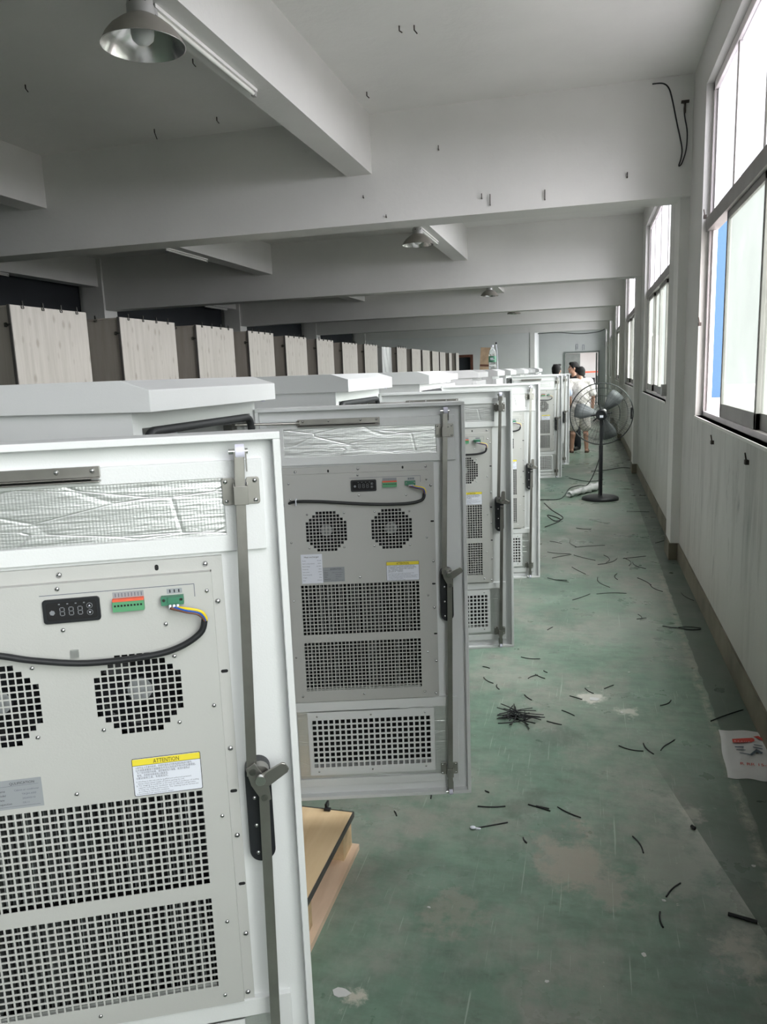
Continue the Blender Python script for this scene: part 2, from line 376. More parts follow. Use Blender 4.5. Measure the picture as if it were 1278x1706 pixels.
# ------------------------------------------------------------------ people
def capsule(mb, p, q, r0, r1, mat, seg=14):
    p, q = Vector(p), Vector(q); d = (q-p); ln = d.length
    if ln < 1e-6: return mb.ball(p, r0, mat)
    d.normalize(); a = d.orthogonal().normalized(); b = d.cross(a); V = []; rows = []
    for i in range(6): t = pi/2*(1-i/5); rows.append((-r0*sin(t), r0*cos(t)+1e-5))
    for i in range(6): t = pi/2*i/5; rows.append((ln+r1*sin(t), r1*cos(t)+1e-5))
    for z, r in rows: V += [tuple(p+d*z+(a*cos(2*pi*k/seg)+b*sin(2*pi*k/seg))*r) for k in range(seg)]
    n = len(rows); F = [(i*seg+k,i*seg+(k+1)%seg,(i+1)*seg+(k+1)%seg,(i+1)*seg+k) for i in range(n-1) for k in range(seg)]+[tuple(range(seg-1,-1,-1)),tuple(range((n-1)*seg,n*seg))]
    mb.add(V, F, mat, None, True)
def fuse(mb, name, parent, vox, smooth=3, loc=None):
    o = mb.obj(name, parent)
    r = o.modifiers.new('r','REMESH'); r.mode = 'VOXEL'; r.voxel_size = vox; r.use_smooth_shade = True
    if smooth: s = o.modifiers.new('s','SMOOTH'); s.iterations = smooth; s.factor = .5
    dg = bpy.context.evaluated_depsgraph_get(); me = bpy.data.meshes.new_from_object(o.evaluated_get(dg))
    o.modifiers.clear(); old = o.data; o.data = me; bpy.data.meshes.remove(old)
    for p in me.polygons: p.use_smooth = True
    return o
def limb(mb, J, R, mat):
    for i in range(len(J)-1): capsule(mb, J[i], J[i+1], R[i], R[i+1], mat)
def hand(mb, wr, d, palmn, mat, s=1.0, curl=.5):
    wr = Vector(wr); d = Vector(d).normalized(); n = Vector(palmn); n = (n-d*n.dot(d)).normalized(); side = d.cross(n)
    for o_ in (-.024,-.008,.008,.024): capsule(mb, wr+side*o_*.7*s, wr+d*.085*s+side*o_*s, .015*s, .012*s, mat, 8)
    for i, (o_, ln) in enumerate(((-.028,.062),(-.0095,.078),(.0095,.085),(.028,.076))):
        b = wr+d*.088*s+side*o_*s; m1 = b+(d*cos(curl*.5)+n*sin(curl*.5))*ln*.55*s; m2 = m1+(d*cos(curl*1.3)+n*sin(curl*1.3))*ln*.5*s
        capsule(mb, b, m1, .0088*s, .0082*s, mat, 8); capsule(mb, m1, m2, .0082*s, .007*s, mat, 8)
    b = wr+d*.025*s+side*.022*s; m1 = b+(d*.7+side*.65+n*.25).normalized()*.045*s; m2 = m1+(d*.9+side*.2+n*.35).normalized()*.032*s
    capsule(mb, b, m1, .012*s, .010*s, mat, 8); capsule(mb, m1, m2, .010*s, .008*s, mat, 8)
def head(mb, c, yawv, s=1.0, mat='skin'):
    # face looks along yawv
    f = Vector(yawv).normalized(); sd = Vector((f.y,-f.x,0)); c = Vector(c)
    M = Matrix(((sd.x,f.x,0,c.x),(sd.y,f.y,0,c.y),(0,0,1,c.z),(0,0,0,1)))
    mb.ball((0,-.01,.03),(.075*s,.092*s,.095*s),mat,20,14,M); mb.ball((0,.025,-.04),(.055*s,.062*s,.07*s),mat,16,12,M)
    mb.ball((0,.075,-.085),(.022*s,.018*s,.02*s),mat,10,8,M)  # chin
    for z, y, r in ((.012,.088,.009),(-.005,.096,.011),(-.018,.101,.014)): mb.ball((0,y*s,z),(r*s,r*s,r*1.1*s),mat,10,8,M)  # nose
    for x in (-1,1):
        mb.ball((x*.077*s,.0,-.005),(.010*s,.018*s,.03*s),mat,10,8,M); mb.ball((x*.035,.074,.022),(.022,.014,.008),mat,10,8,M)
    mb.ball((0,.084,-.050),(.026,.013,.007),mat,10,8,M); mb.ball((0,.082,-.062),(.022,.013,.007),mat,10,8,M)
    return M
def face_bits(parent, M):
    for x in (-1,1):
        e = MB(); e.ball((x*.033,.083,.008),(.014,.007,.007),'label',10,8,M); e.ball((x*.033,.0885,.008),(.0062,.004,.0062),'hair',8,6,M); e.obj('eye', parent)
        b = MB(); b.ball((x*.035,.086,.030),(.022,.008,.0045),'hair',10,6,M); b.obj('eyebrow', parent)
    l = MB(); l.ball((0,.0915,-.056),(.022,.006,.0075),'bagred',10,6,M); l.obj('mouth', parent)
def hair(parent, M, back=True, s=1.0):
    h = MB(); h.ball((0,-.022,.045),(.088*s,.098*s,.092*s),'hair',20,14,M); h.ball((0,-.055,.0),(.078*s,.058*s,.085*s),'hair',18,12,M); h.ball((0,.050,.100),(.066,.045,.028),'hair',14,10,M)
    for x in (-.06,-.03,0,.03,.06): h.ball((x,.03,.118),(.022,.05,.022),'hair',10,8,M)
    for x in (-1,1): h.ball((x*.070,.015,.035),(.018,.03,.035),'hair',10,8,M)
    fuse(h, 'hair', parent, .009, 1)

def person(name, loc, rz, ht, cfg, label):
    """local frame: facing +y, feet at z=0"""
    k = ht/1.75
    t = empty('person', loc, rz, label=label, cat='person', group=None)
    sw = cfg.get('sw', 0)
    hipz = .92*k; shz = 1.44*k
    HP = [Vector((x*.095*k, 0, hipz)) for x in (-1,1)]; FT_ = [Vector(p)*k for p in cfg['feet']]
    KN = [(HP[i]+FT_[i])/2+Vector((0,.035,.03)) for i in (0,1)]
    SH = [Vector((x*.185*k,-.005,shz-.01)) for x in (-1,1)]
    EL = [Vector(p)*k for p in cfg['elbow']]; WRp = [Vector(p)*k for p in cfg['wrist']]
    b = MB()
    capsule(b,(0,0,hipz+.02),(0,.0,hipz+.02+.16*k),.125*k,.12*k,'skin'); capsule(b,(-.05*k,0,hipz),(.05*k,0,hipz),.115*k,.115*k,'skin')
    capsule(b,(-.08*k,0,1.28*k),(.08*k,0,1.28*k),.115*k,.115*k,'skin'); capsule(b,(0,.0,1.08*k),(0,0,1.28*k),.13*k,.14*k,'skin'); capsule(b,SH[0],SH[1],.06*k,.06*k,'skin')
    capsule(b,(0,-.01,1.42*k),(0,.015,1.55*k),.062*k,.052*k,'skin')
    for i in (0,1):
        an = FT_[i]+Vector((0,-.02,.085*k))
        limb(b,[HP[i],KN[i],an],[.092*k,.058*k,.038*k],'skin'); calf = KN[i].lerp(an,.3)+Vector((0,-.018,0)); capsule(b,calf,calf+Vector((0,0,-.06*k)),.055*k,.045*k,'skin')
        ft = Vector(cfg.get('toe',((-.25,1,0),(.25,1,0)))[i]).normalized()
        capsule(b,FT_[i]+Vector((0,-.045,.04*k)),FT_[i]+ft*.15*k+Vector((0,0,.025*k)),.038*k,.026*k,'skin')
        limb(b,[SH[i],EL[i],WRp[i]],[.055*k,.042*k,.029*k],'skin')
        hand(b,WRp[i],(WRp[i]-EL[i]),(cfg.get('palm',((1,0,0),(-1,0,0)))[i]),'skin',k)
    Mh = head(b,(Vector(cfg.get('head',(0,.03,1.635)))*k),cfg['look'],k)
    body = fuse(b,'body',t,.0075,2)
    face_bits(body, Mh); hair(t, Mh, s=k)
    # shirt
    s = MB(); mt = cfg['shirt']
    top = .0
    capsule(s,(-.075*k,0,1.27*k),(.075*k,0,1.27*k),.137*k,.137*k,mt); capsule(s,(0,-.01,1.10*k),(0,0,1.28*k),.165*k,.165*k,mt); capsule(s,SH[0],SH[1],.073*k,.073*k,mt)
    capsule(s,(-.06*k,-.005,.93*k),(.06*k,-.005,.93*k),.148*k,.148*k,mt); capsule(s,(-.055*k,0,1.1*k),(.055*k,0,1.1*k),.140*k,.140*k,mt)
    for i in (0,1):
        mid = SH[i].lerp(EL[i], .82); capsule(s,SH[i],mid,.073*k,.076*k,mt)
    so = fuse(s,'shirt',t,.011,2)
    for v in so.data.vertices:  # folds
        v.co += v.normal*.006*sin(v.co.z*38+v.co.x*25)*max(0,min(1,(1.35*k-v.co.z)*3))
    # trousers or shorts
    p = MB(); mt = cfg['legs']; capsule(p,(-.06*k,0,hipz-.0),(.06*k,0,hipz-.0),.136*k,.136*k,mt)
    for i in (0,1):
        if cfg['short']: e_ = HP[i].lerp(KN[i], .92); capsule(p,HP[i],e_,.115*k,.108*k,mt)
        else: an = FT_[i]+Vector((0,-.02,.08*k)); limb(p,[HP[i],KN[i],an],[.112*k,.082*k,.068*k],mt)
    fuse(p,'shorts' if cfg['short'] else 'trousers',t,.011,2)
    for i in (0,1):
        f = MB(); ft = Vector(cfg.get('toe',((-.25,1,0),(.25,1,0)))[i]).normalized()
        a_ = FT_[i]+Vector((0,-.05,.0)); c_ = FT_[i]+ft*.16*k
        if cfg['short']:
            capsule(f,a_+Vector((0,0,.014)),c_+Vector((0,0,.014)),.042*k,.042*k,'sandal'); capsule(f,FT_[i]+ft*.06+Vector((-.03,0,.055)),FT_[i]+ft*.06+Vector((.03,0,.055)),.016,.016,'sandal')
            o = fuse(f,'sandal',t,.008,1)
        else:
            capsule(f,a_+Vector((0,0,.04)),c_+Vector((0,0,.035)),.047*k,.038*k,'shoe'); o = fuse(f,'shoe',t,.009,1)
        for v in o.data.vertices:
            if v.co.z < .001: v.co.z = .001
    for v in body.data.vertices:
        if v.co.z < .003: v.co.z = .003
    return t
# local +y = facing.  A: back to camera, facing +Y
person('a', (-.12,16.45,0), radians(6), 1.77, dict(feet=((-.16,.0,0),(.13,-.03,0)), elbow=((-.265,-.06,1.16),(.255,-.03,1.15)), wrist=((-.20,.02,.95),(.25,.04,.90)), palm=((1,0,0),(-1,0,0)), look=(-.55,.85,0), head=(-.0,.06,1.60), shirt='tee_white', legs='shorts', short=True),
       'person seen from behind in a white patterned T-shirt, grey shorts and sandals')
person('b', (-.25,17.05,0), radians(-215), 1.84, dict(feet=((-.12,.05,0),(.12,-.02,0)), elbow=((-.27,-.02,1.15),(.27,.02,1.16)), wrist=((-.22,.16,1.02),(.2,.2,1.0)), look=(.55,.7,0), shirt='tee_black', legs='trouser', short=False),
       'person in a black T-shirt with face turned left, standing behind the white shirted one')
person('c', (-.58,15.9,0), radians(-10), 1.80, dict(feet=((-.12,0,0),(.14,.05,0)), elbow=((-.24,-.0,1.15),(.25,-.0,1.16)), wrist=((-.18,.18,1.02),(.24,.16,1.02)), look=(.1,1,0), shirt='tee_blue', legs='trouser', short=False),
       'person mostly hidden behind the open doors, black hair and a pale blue shirt sleeve')

# ------------------------------------------------------------------ setting
XW = .82; ZC = 4.04; ZB = 3.11; ZL = 3.535; Y1 = 7.153; L = 5.92; WB = .341
XL = -9.25; YB = -10.6; YE = 36.75; YP = 30.9
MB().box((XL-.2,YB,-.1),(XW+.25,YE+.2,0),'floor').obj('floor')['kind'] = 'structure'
MB().box((XL-.2,YB,ZC),(XW+.25,YE+.2,ZC+.12),'ceil').obj('ceiling')['kind'] = 'structure'
# right wall with window openings
wins = []
k = -3
while k <= 5:
    wins.append((2.85+L*k, 6.42+L*k)); k += 1
wins = [w for w in wins if w[0] > YB and w[1] < YE]
SILL, HEAD = 1.346, 3.725
w = MB(); XO = XW+.112
w.box((XW,YB,0),(XO,YE,SILL),'wall'); w.box((XW,YB,HEAD),(XO,YE,ZC),'wall')
ys = [YB]+[y for p in wins for y in p]+[YE]
for i in range(0, len(ys), 2): w.box((XW,ys[i],SILL),(XO,ys[i+1],HEAD),'wall')
w.obj('wall_right')['kind'] = 'structure'
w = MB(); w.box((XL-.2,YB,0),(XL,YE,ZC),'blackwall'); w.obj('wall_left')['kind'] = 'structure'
w = MB(); w.box((XL,YB-.2,0),(XW+.2,YB,ZC),'endwall'); w.obj('wall_back')['kind'] = 'structure'
# end wall with doorway; partition nearer on the left with a dark doorway
DX0, DX1, DZ = -.93, .50, 2.37
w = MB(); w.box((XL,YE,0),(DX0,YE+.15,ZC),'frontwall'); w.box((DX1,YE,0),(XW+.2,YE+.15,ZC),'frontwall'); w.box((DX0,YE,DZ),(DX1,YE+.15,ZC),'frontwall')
w.obj('wall_front')['kind'] = 'structure'
w = MB(); w.box((XL,YP,0),(-4.95,YP+.15,ZC),'endwall'); w.box((-4.42,YP,0),(-2.12,YP+.15,ZC),'endwall'); w.box((-4.95,YP,2.3),(-4.42,YP+.15,ZC),'endwall')
w.box((-2.27,YP+.15,0),(-2.12,YE,ZC),'endwall'); w.box((-2.12,YP-.03,0),(-1.95,YP+.16,ZB),'beam')
w.obj('wall_partition')['kind'] = 'structure'
w = MB(); w.box((-5.03,YP-.05,0),(-4.93,YP,2.38),'brownwood'); w.box((-4.44,YP-.05,0),(-4.34,YP,2.38),'brownwood'); w.box((-4.93,YP-.05,2.28),(-4.44,YP,2.38),'brownwood'); w.box((-4.95,YP+.1,0),(-4.42,YP+.14,2.3),'blackwall')
w.obj('door_2')['kind'] = 'structure'
d = MB(); d.box((DX0-.07,YE-.06,0),(DX0,YE+.1,DZ+.07),'door_fr'); d.box((DX1,YE-.06,0),(DX1+.07,YE+.1,DZ+.07),'door_fr'); d.box((DX0,YE-.06,DZ),(DX1,YE+.1,DZ+.07),'door_fr')
dr = d.obj('door_1'); dr['kind'] = 'structure'
l = MB(); l.box((DX0+.01,YE+.02,.01),(-.28,YE+.06,DZ-.02),'door_leaf'); l.box((-.34,YE+.0,1.0),(-.32,YE+.02,1.15),'steel'); l.obj('door_leaf', dr)
l = MB(); l.box((DX1-.09,YE+.1,.01),(DX1-.03,YE+.75,DZ-.02),'door_fr'); l.obj('door_leaf', dr)
# room beyond the doorway
w = MB(); w.box((-3,YE+4,0),(3,YE+4.1,3),'endwall'); w.box((-3,YE+.2,-.1),(3,YE+4,0),'concrete'); w.box((-3,YE+.2,3),(3,YE+4,3.1),'ceil'); w.box((-3.1,YE+.2,0),(-3,YE+4,3),'endwall'); w.box((3,YE+.2,0),(3.1,YE+4,3),'endwall')
w.obj('wall_far_room')['kind'] = 'structure'
t = empty('machine_bench', (.3,YE+2.2,0), label='red edged workbench with dark machines seen through the far doorway', cat='workbench')
MB().box((-.7,-.3,1.45),(.7,.3,1.52),'red').box((-.7,-.3,.8),(.7,.3,.86),'tube').obj('shelf', t)
for x in (-.66,.62): MB().box((x,-.28,0),(x+.05,.28,1.45),'black').obj('leg', t)
MB().box((-.5,-.2,.86),(.1,.2,1.2),'black').cyl((.3,0,.86),(.3,0,1.3),.12,'hub').obj('machine', t)
lt = bpy.data.lights.new('far_room_lamp','AREA'); lt.energy = 22; lt.size = 1.2; lo = bpy.data.objects.new('far_room_lamp', lt); lo.location = (0,YE+2,2.9); COL.objects.link(lo)

# beams
def struct(o): o['kind'] = 'structure'; return o
k = -2
n_tr = 0
BY = []
while Y1+L*k < YE-1:
    y = Y1+L*k; BY.append(y)
    struct(MB().box((XL,y,ZB),(XW,y+WB,ZC),'beam').obj('ceiling_beam'))
    struct(MB().box((.745,y+.05,0),(XW,y+.42,ZC),'beam').obj('column'))
    k += 1
BY.append(YE)
for xr, xl in ((-1.90,-2.135),(-5.34,-5.595),(-8.80,-9.04)):
    prev = YB
    for y in BY:
        struct(MB().box((xl,prev,ZL),(xr,y,ZC),'beam').obj('ceiling_beam')); prev = y+WB
for y in BY[:-1]:
    struct(MB().box((-9.15,y-.05,0),(-8.72,y+WB+.02,ZC-.0),'beam').obj('column'))
# skirting
struct(MB().box((XW-.012,YB,0),(XW,YE,.155),'baseboard').obj('baseboard_right'))
for y in BY[:-1]:
    struct(MB().box((.733,y+.038,0),(.745,y+.432,.155),'baseboard').box((.745,y+.038,0),(XW-.012,y+.05,.155),'baseboard').obj('baseboard_column'))

# windows
def window(i, y0, y1):
    f = MB(); xa, xb = XW+.05, XW+.105; t = .05
    f.box((xa,y1-t,SILL),(xb,y1,HEAD),'frame'); f.box((xa,y0,SILL),(xb,y0+t,HEAD),'frame')
    f.box((xa+.02,y1-t-.03,SILL),(xb-.012,y1-t,HEAD),'frame'); 
    f.box((xa,y0,SILL),(xb,y1,SILL+.035),'frame'); f.box((xa,y0,HEAD-.06),(xb,y1,HEAD),'frame')
    f.box((xa-.02,y0,2.70),(xb,y1,2.80),'frame_dk')
    n = 4
    for j in range(1, n):
        y = y0+(y1-y0)*j/n; f.box((xa+.012,y-.03,2.8),(xb-.006,y+.03,HEAD-.06),'frame')
    f.box((XW-.006,y0-.01,SILL-.02),(xa,y1+.01,SILL),'beam')
    o = struct(f.obj('window_%d' % i, bevel=.003))
    for j in range(n):
        a = y0+(y1-y0)*j/n; b = y0+(y1-y0)*(j+1)/n
        MB().box((xb-.035,a+.03,2.8),(xb-.029,b-.03,HEAD-.06),'glass_up').obj('pane', o)
    # sliding sashes
    span = (y1-y0)/4; near = abs(y0-2.85) < .01
    for j in range(4):
        b = y1-t-.03-j*(span-.02); a = b-span-.02
        if near: a, b = ((4.50,5.66),(3.62,4.56),(3.0,3.68),(2.9,3.05))[j]
        xs = xa+.006 if j % 2 == 0 else xa+.030
        if a < y0+t: a = y0+t
        s = MB(); w_ = .045
        for (p, q, r_, u_) in ((a,SILL+.035,a+w_,2.70),(b-w_,SILL+.035,b,2.70)): s.box((xs,p,q),(xs+.022,r_,u_),'frame_dk')
        s.box((xs,a,SILL+.035),(xs+.022,b,SILL+.125),'frame_dk'); s.box((xs,a,2.655),(xs+.022,b,2.70),'frame_dk')
        so = s.obj('sash', o, bevel=.002)
        MB().box((xs+.009,a+w_,SILL+.125),(xs+.013,b-w_,2.655),'glass_lo').obj('pane', so)
for i, (a, b) in enumerate(wins): window(i+1, a, b)
print('WINS', wins)

# outside
tag(MB().box((9.0,77,-1.5),(12.0,88,14.0),'bluewall').obj('blue_building'), 'blue clad building seen through the open gap of the nearest window', 'building')
struct(MB().box((XO,-60,-1.6),(60,120,-1.5),'concrete').obj('ground_outside'))

# ------------------------------------------------------------------ cabinet
W = .69; ZT = 1.652
def DM(x, z, y=0): return Vector((x, y, z))
# door frame local: x hinge->tip, y>0 outwards, z from ZT down.  u = W-x, v = -z
def bx(mb, u0, v0, u1, v1, y0, y1, mat): mb.box((W-u0,y0,-v0),(W-u1,y1,-v1),mat)
def plate(mb, us, vs, solid, yf, yb, mat):
    # tensor plate in (u,v); solid(i,j) for cell; front at yf, hole walls to yb
    us = sorted(us); vs = sorted(vs); nu, nv = len(us), len(vs)
    S = [[solid((us[i]+us[i+1])/2, (vs[j]+vs[j+1])/2) for j in range(nv-1)] for i in range(nu-1)]
    idx = {}; V = []; F = []
    def P(i, j, b):
        if (i,j,b) not in idx: idx[(i,j,b)] = len(V); V.append((W-us[i], yb if b else yf, -vs[j]))
        return idx[(i,j,b)]
    for i in range(nu-1):
        for j in range(nv-1):
            if not S[i][j]: continue
            F.append((P(i,j,0),P(i,j+1,0),P(i+1,j+1,0),P(i+1,j,0)))
            if i == 0 or not S[i-1][j]: F.append((P(i,j,0),P(i,j,1),P(i,j+1,1),P(i,j+1,0)))
            if i == nu-2 or not S[i+1][j]: F.append((P(i+1,j,1),P(i+1,j,0),P(i+1,j+1,0),P(i+1,j+1,1)))
            if j == 0 or not S[i][j-1]: F.append((P(i,j,1),P(i,j,0),P(i+1,j,0),P(i+1,j,1)))
            if j == nv-2 or not S[i][j+1]: F.append((P(i,j+1,0),P(i,j+1,1),P(i+1,j+1,1),P(i+1,j+1,0)))
    mb.add(V, F, mat)
def grid_lines(a, b, n, bar):
    p = (b-a+bar)/n; L_ = []
    for i in range(n): L_ += [a+i*p, a+i*p+p-bar]
    return L_, p
GU, pu = grid_lines(.167, .571, 31, .0032); GV1, pv = grid_lines(.604, .781, 14, .0032); GV2, _ = grid_lines(.810, .986, 14, .0032)
FC = ((.255,.419),(.476,.418)); FP = .0116
def in_cells(x, a, p, n, bar):
    if x < a or x > a+n*p: return -1
    i = int((x-a)/p); return i if (x-a-i*p) < p-bar else -1
def hx_solid(u, v):
    if in_cells(u,.167,pu,31,.0032) >= 0 and (in_cells(v,.604,pv,14,.0032) >= 0 or in_cells(v,.810,_pv2,14,.0032) >= 0): return False
    for cu, cv in FC:
        i = in_cells(u, cu-6*FP, FP, 12, .0024); j = in_cells(v, cv-6*FP, FP, 12, .0024)
        if i >= 0 and j >= 0:
            if ((i-5.5)**2+(j-5.5)**2) < 6.15**2: return False
    return True
_pv2 = (.986-.810+.0032)/14
def lab_M(u, v, y):  # text plane facing -y, x right = +x
    return Matrix.Translation((W-u, y, -v)) @ Matrix.Rotation(pi/2, 4, 'X')
def screw(parent, u, v, y, r=.0042, name='screw', mat='chrome', M=None):
    mb = MB(); mb.lathe([(0,0.003),(r*.6,.0027),(r,.0008),(r,0)], mat, seg=10); mb.box((-r*.7,-.0005,.0026),(r*.7,.0005,.0032),'black')
    return mb
SCREW = None
def add_screw(parent, u, v, y, s=1.0, name='screw'):
    global SCREW
    if SCREW is None:
        o = screw(None, 0, 0, 0).obj('screw'); SCREW = o.data; bpy.data.objects.remove(o)
    o = bpy.data.objects.new(name, SCREW); COL.objects.link(o); o.parent = parent
    o.matrix_local = Matrix.Translation((W-u, y, -v)) @ Matrix.Rotation(pi/2, 4, 'X') @ Matrix.Scale(s, 4)
    return o

def build_door(root, ang, cable=0, lever=0):
    """door and everything mounted on it; each part gets the hinge transform, sub-parts the identity"""
    MH = Matrix.Translation((0,0,ZT)) @ Matrix.Rotation(ang, 4, 'Z')
    H = 1.4
    # tray
    d = MB()
    plate(d, [0,.012,.124,.612,.14,.565,W-.012,W], [0,.012,.225,1.022,1.10,1.285,H-.012,H],
          lambda u,v: not ((.124<u<.612 and .225<v<1.022) or (.14<u<.565 and 1.10<v<1.285)), .014, .055, 'white')
    bx(d,0,0,W,.012,-.014,.014,'white'); bx(d,0,H-.012,W,H,-.014,.014,'white'); bx(d,0,.012,.012,H-.012,-.014,.014,'white'); bx(d,W-.012,.012,W,H-.012,-.014,.014,'white')
    bx(d,0,0,W,H,.055,.060,'white')
    door = d.obj('door', root, M=MH, bevel=.0015)
    # upper reinforcement panel with foil
    p = MB(); plate(p, [.031,.095,.602,.655], [.044,.072,.166,.193], lambda u,v: not(.095<u<.602 and .072<v<.166), .002, .014, 'white')
    p.obj('reinforcement_panel', door, bevel=.001)
    f = MB(); bx(f,.094,.07,.603,.168,.007,.012,'foil'); f.obj('foil_insulation', door)
    p = MB(); plate(p, [.040,.075,.140,.565,.612,.655], [1.034,1.068,1.10,1.285,1.328,1.356], lambda u,v: not(.075<u<.612 and 1.068<v<1.328), .002, .014, 'white')
    p.obj('reinforcement_panel', door, bevel=.001)
    f = MB(); plate(f, [.074,.14,.565,.613], [1.066,1.10,1.285,1.33], lambda u,v: not(.14<u<.565 and 1.10<v<1.285), .008, .014, 'foil'); f.obj('foil_insulation', door)
    # lower vent plate
    LU, lp = grid_lines(.141, .560, 21, .0062); LV, lq = grid_lines(1.102, 1.282, 9, .0062)
    g = MB(); plate(g, [.126,.575]+LU, [1.072,1.312]+LV, lambda u,v: not(in_cells(u,.141,lp,21,.0062)>=0 and in_cells(v,1.102,lq,9,.0062)>=0), .001, .003, 'white')
    bx(g,.14,1.10,.562,1.284,.040,.044,'void'); go = g.obj('vent_grille', door)
    for q in [(.542,1.087),(.351,1.087),(.159,1.088),(.544,1.298),(.352,1.296),(.16,1.294)]: add_screw(go, q[0], q[1], .001, .9)
    # sealant blobs along the panel edge
    # door stay bracket
    b = MB(); bx(b,.281,.041,.552,.058,-.004,.002,'steel'); bx(b,.281,.058,.552,.0595,-.016,-.004,'steel'); bx(b,.281,.0625,.552,.065,-.016,.002,'steel'); bx(b,.296,.0595,.552,.0625,-.0005,.002,'void')
    bo = b.obj('stay_bracket', root, M=MH, bevel=.0008)
    for u in (.292,.345,.45,.535): add_screw(bo, u, .048, -.004, .95)
    # heat exchanger ----------------------------------------------------
    hx = MB()
    fl = rrect(W-.632, -1.04, W-.106, -.2, .012)
    plate(hx, [.106,.124,.612,.632], [.200,.2225,1.026,1.036], lambda u,v: not(.124<u<.612 and .2225<v<1.026), .006, .014, 'hx')
    plate(hx, [.124,.612]+GU+[c[0]+(i-6)*FP-(.0024 if s else 0) for c in FC for i in range(13) for s in (0,1)],
          [.2225,1.026]+GV1+GV2+[FC[0][1]+(i-6)*FP-(.0024 if s else 0) for i in range(13) for s in (0,1)], hx_solid, -.008, -.0065, 'hx')
    for a in ((.124,.2225,.1255,1.026),(.6105,.2225,.612,1.026),(.124,.2225,.612,.224),(.124,1.0245,.612,1.026)): bx(hx,*a,-.0065,.048,'hx')
    bx(hx,.124,.2225,.612,1.026,.048,.052,'void')
    ho = hx.obj('heat_exchanger', root, M=MH)
    for q in [(.593,.252),(.133,.254),(.362,.231),(.595,.453),(.136,.453),(.598,.657),(.137,.656),(.368,.582),(.143,.86),(.601,.861),(.586,1.006),(.371,1.005),(.157,1.006),(.360,.299),(.202,.304),(.59,.305)]: add_screw(ho, q[0], q[1], -.008, .95)
    for q in [(.537,.358),(.413,.357),(.535,.474),(.417,.475),(.31,.357),(.193,.36),(.315,.475),(.194,.476)]: add_screw(ho, q[0], q[1], -.008, .95)
    for q in [(.117,.277),(.115,.54),(.115,.705),(.113,.90),(.133,.212),(.36,.212),(.57,.214),(.117,1.02)]: add_screw(ho, q[0], q[1], .006, 1.2)
    for q in [(.115,.40),(.115,.62),(.113,.80)]:
        m = MB(); m.prism(rrect(W-q[0]-.006,-q[1]-.0028,W-q[0]+.006,-q[1]+.0028,.0027,3),1,.0055,.0075,'void'); m.obj('slot', ho)
    for q in [(.21,.212),(.46,.215)]:
        m = MB(); m.prism(rrect(W-q[0]-.003,-q[1]-.0048,W-q[0]+.003,-q[1]+.0048,.0028,3),1,.0055,.0075,'void'); m.obj('slot', ho)
    # fin cores
    rnd = random.Random(3)
    for va, vb in ((.600,.785),(.806,.990)):
        c = MB(); bx(c,.160,va,.578,vb,.030,.034,'void'); u = .163
        while u < .574:
            wd = rnd.choice((.0005,.0005,.0010,.0018)); bx(c,u,va,u+wd,vb,.004+rnd.random()*.012,.030,'fin'); u += wd+rnd.choice((.0045,.006,.008,.010))
        c.obj('fin_core', ho)
    m = MB(); bx(m,.170,.981,.570,.990,-.004,.003,'alu'); m.obj('drip_rail', ho)
    for cu, cv in FC:
        c = MB(); Mf = Matrix.Translation((W-cu, 0, -cv)) @ Matrix.Rotation(pi/2, 4, 'X')
        c.lathe([(.068,-.004),(.073,-.004),(.073,-.04),(.068,-.04)],'black',M=Mf,seg=40)
        c.cyl((0,0,-.043),(0,0,-.04),.07,'void',M=Mf,seg=32)
        c.cyl((0,0,-.04),(0,0,-.012),.023,'black',M=Mf,seg=24); c.cyl((0,0,-.012),(0,0,-.0115),.020,'hub',M=Mf,seg=24)
        for b_ in range(7):
            t = b_*2*pi/7; V = []
            for r_ in (.022,.045,.066):
                t2 = t+(r_-.022)*6
                V += [(r_*cos(t2), r_*sin(t2), -.036), (r_*cos(t2+.55), r_*sin(t2+.55), -.016)]
            c.add(V, [(0,1,3,2),(2,3,5,4)], 'black', Mf, True)
        c.obj('fan', ho)
    # recessed strip with display and terminals
    m = MB(); bx(m,.152,.240,.390,.241,-.0083,-.0065,'ink2'); bx(m,.152,.241,.153,.262,-.0083,-.0065,'ink2'); bx(m,.153,.241,.390,.292,-.0081,-.0065,'hx'); m.obj('control_recess', ho)
    m = MB(); m.prism(rrect(W-.386,-.286,W-.300,-.247,.005),1,-.0125,-.008,'black'); m.prism(rrect(W-.381,-.281,W-.305,-.252,.004),1,-.0128,-.0125,'void')
    segs = [((.2,0),(.8,0)),((.2,1),(.8,1)),((.2,2),(.8,2)),((.1,.1),(.1,.9)),((.1,1.1),(.1,1.9)),((.9,.1),(.9,.9)),((.9,1.1),(.9,1.9))]
    for dgt in range(3):
        x0 = W-.361+dgt*.0135; z0 = -.2735
        for (ax, az), (bx_, bz) in segs:
            a = (x0+ax*.008, z0+az*.0065); b_ = (x0+bx_*.008, z0+bz*.0065)
            if az == bz: m.box((a[0],-.0134,a[1]-.0005),(b_[0],-.0128,a[1]+.0005),'seg')
            else: m.box((a[0]-.0005,-.0134,a[1]),(a[0]+.0005,-.0128,b_[1]),'seg')
    for zz in (-.2605,-.2715):
        c0 = (W-.3155, zz)
        P = [(c0[0]+.0046*cos(t*pi/10), c0[1]+.0046*sin(t*pi/10)) for t in range(20)]; m.prism(P,1,-.0132,-.0128,'seg'); P = [(c0[0]+.0039*cos(t*pi/10), c0[1]+.0039*sin(t*pi/10)) for t in range(20)]; m.prism(P,1,-.0134,-.0132,'void')
        sgn = 1 if zz > -.265 else -1
        m.prism([(c0[0]-.0018,zz-.0012*sgn),(c0[0]+.0018,zz-.0012*sgn),(c0[0],zz+.0018*sgn)],1,-.0137,-.0134,'label')
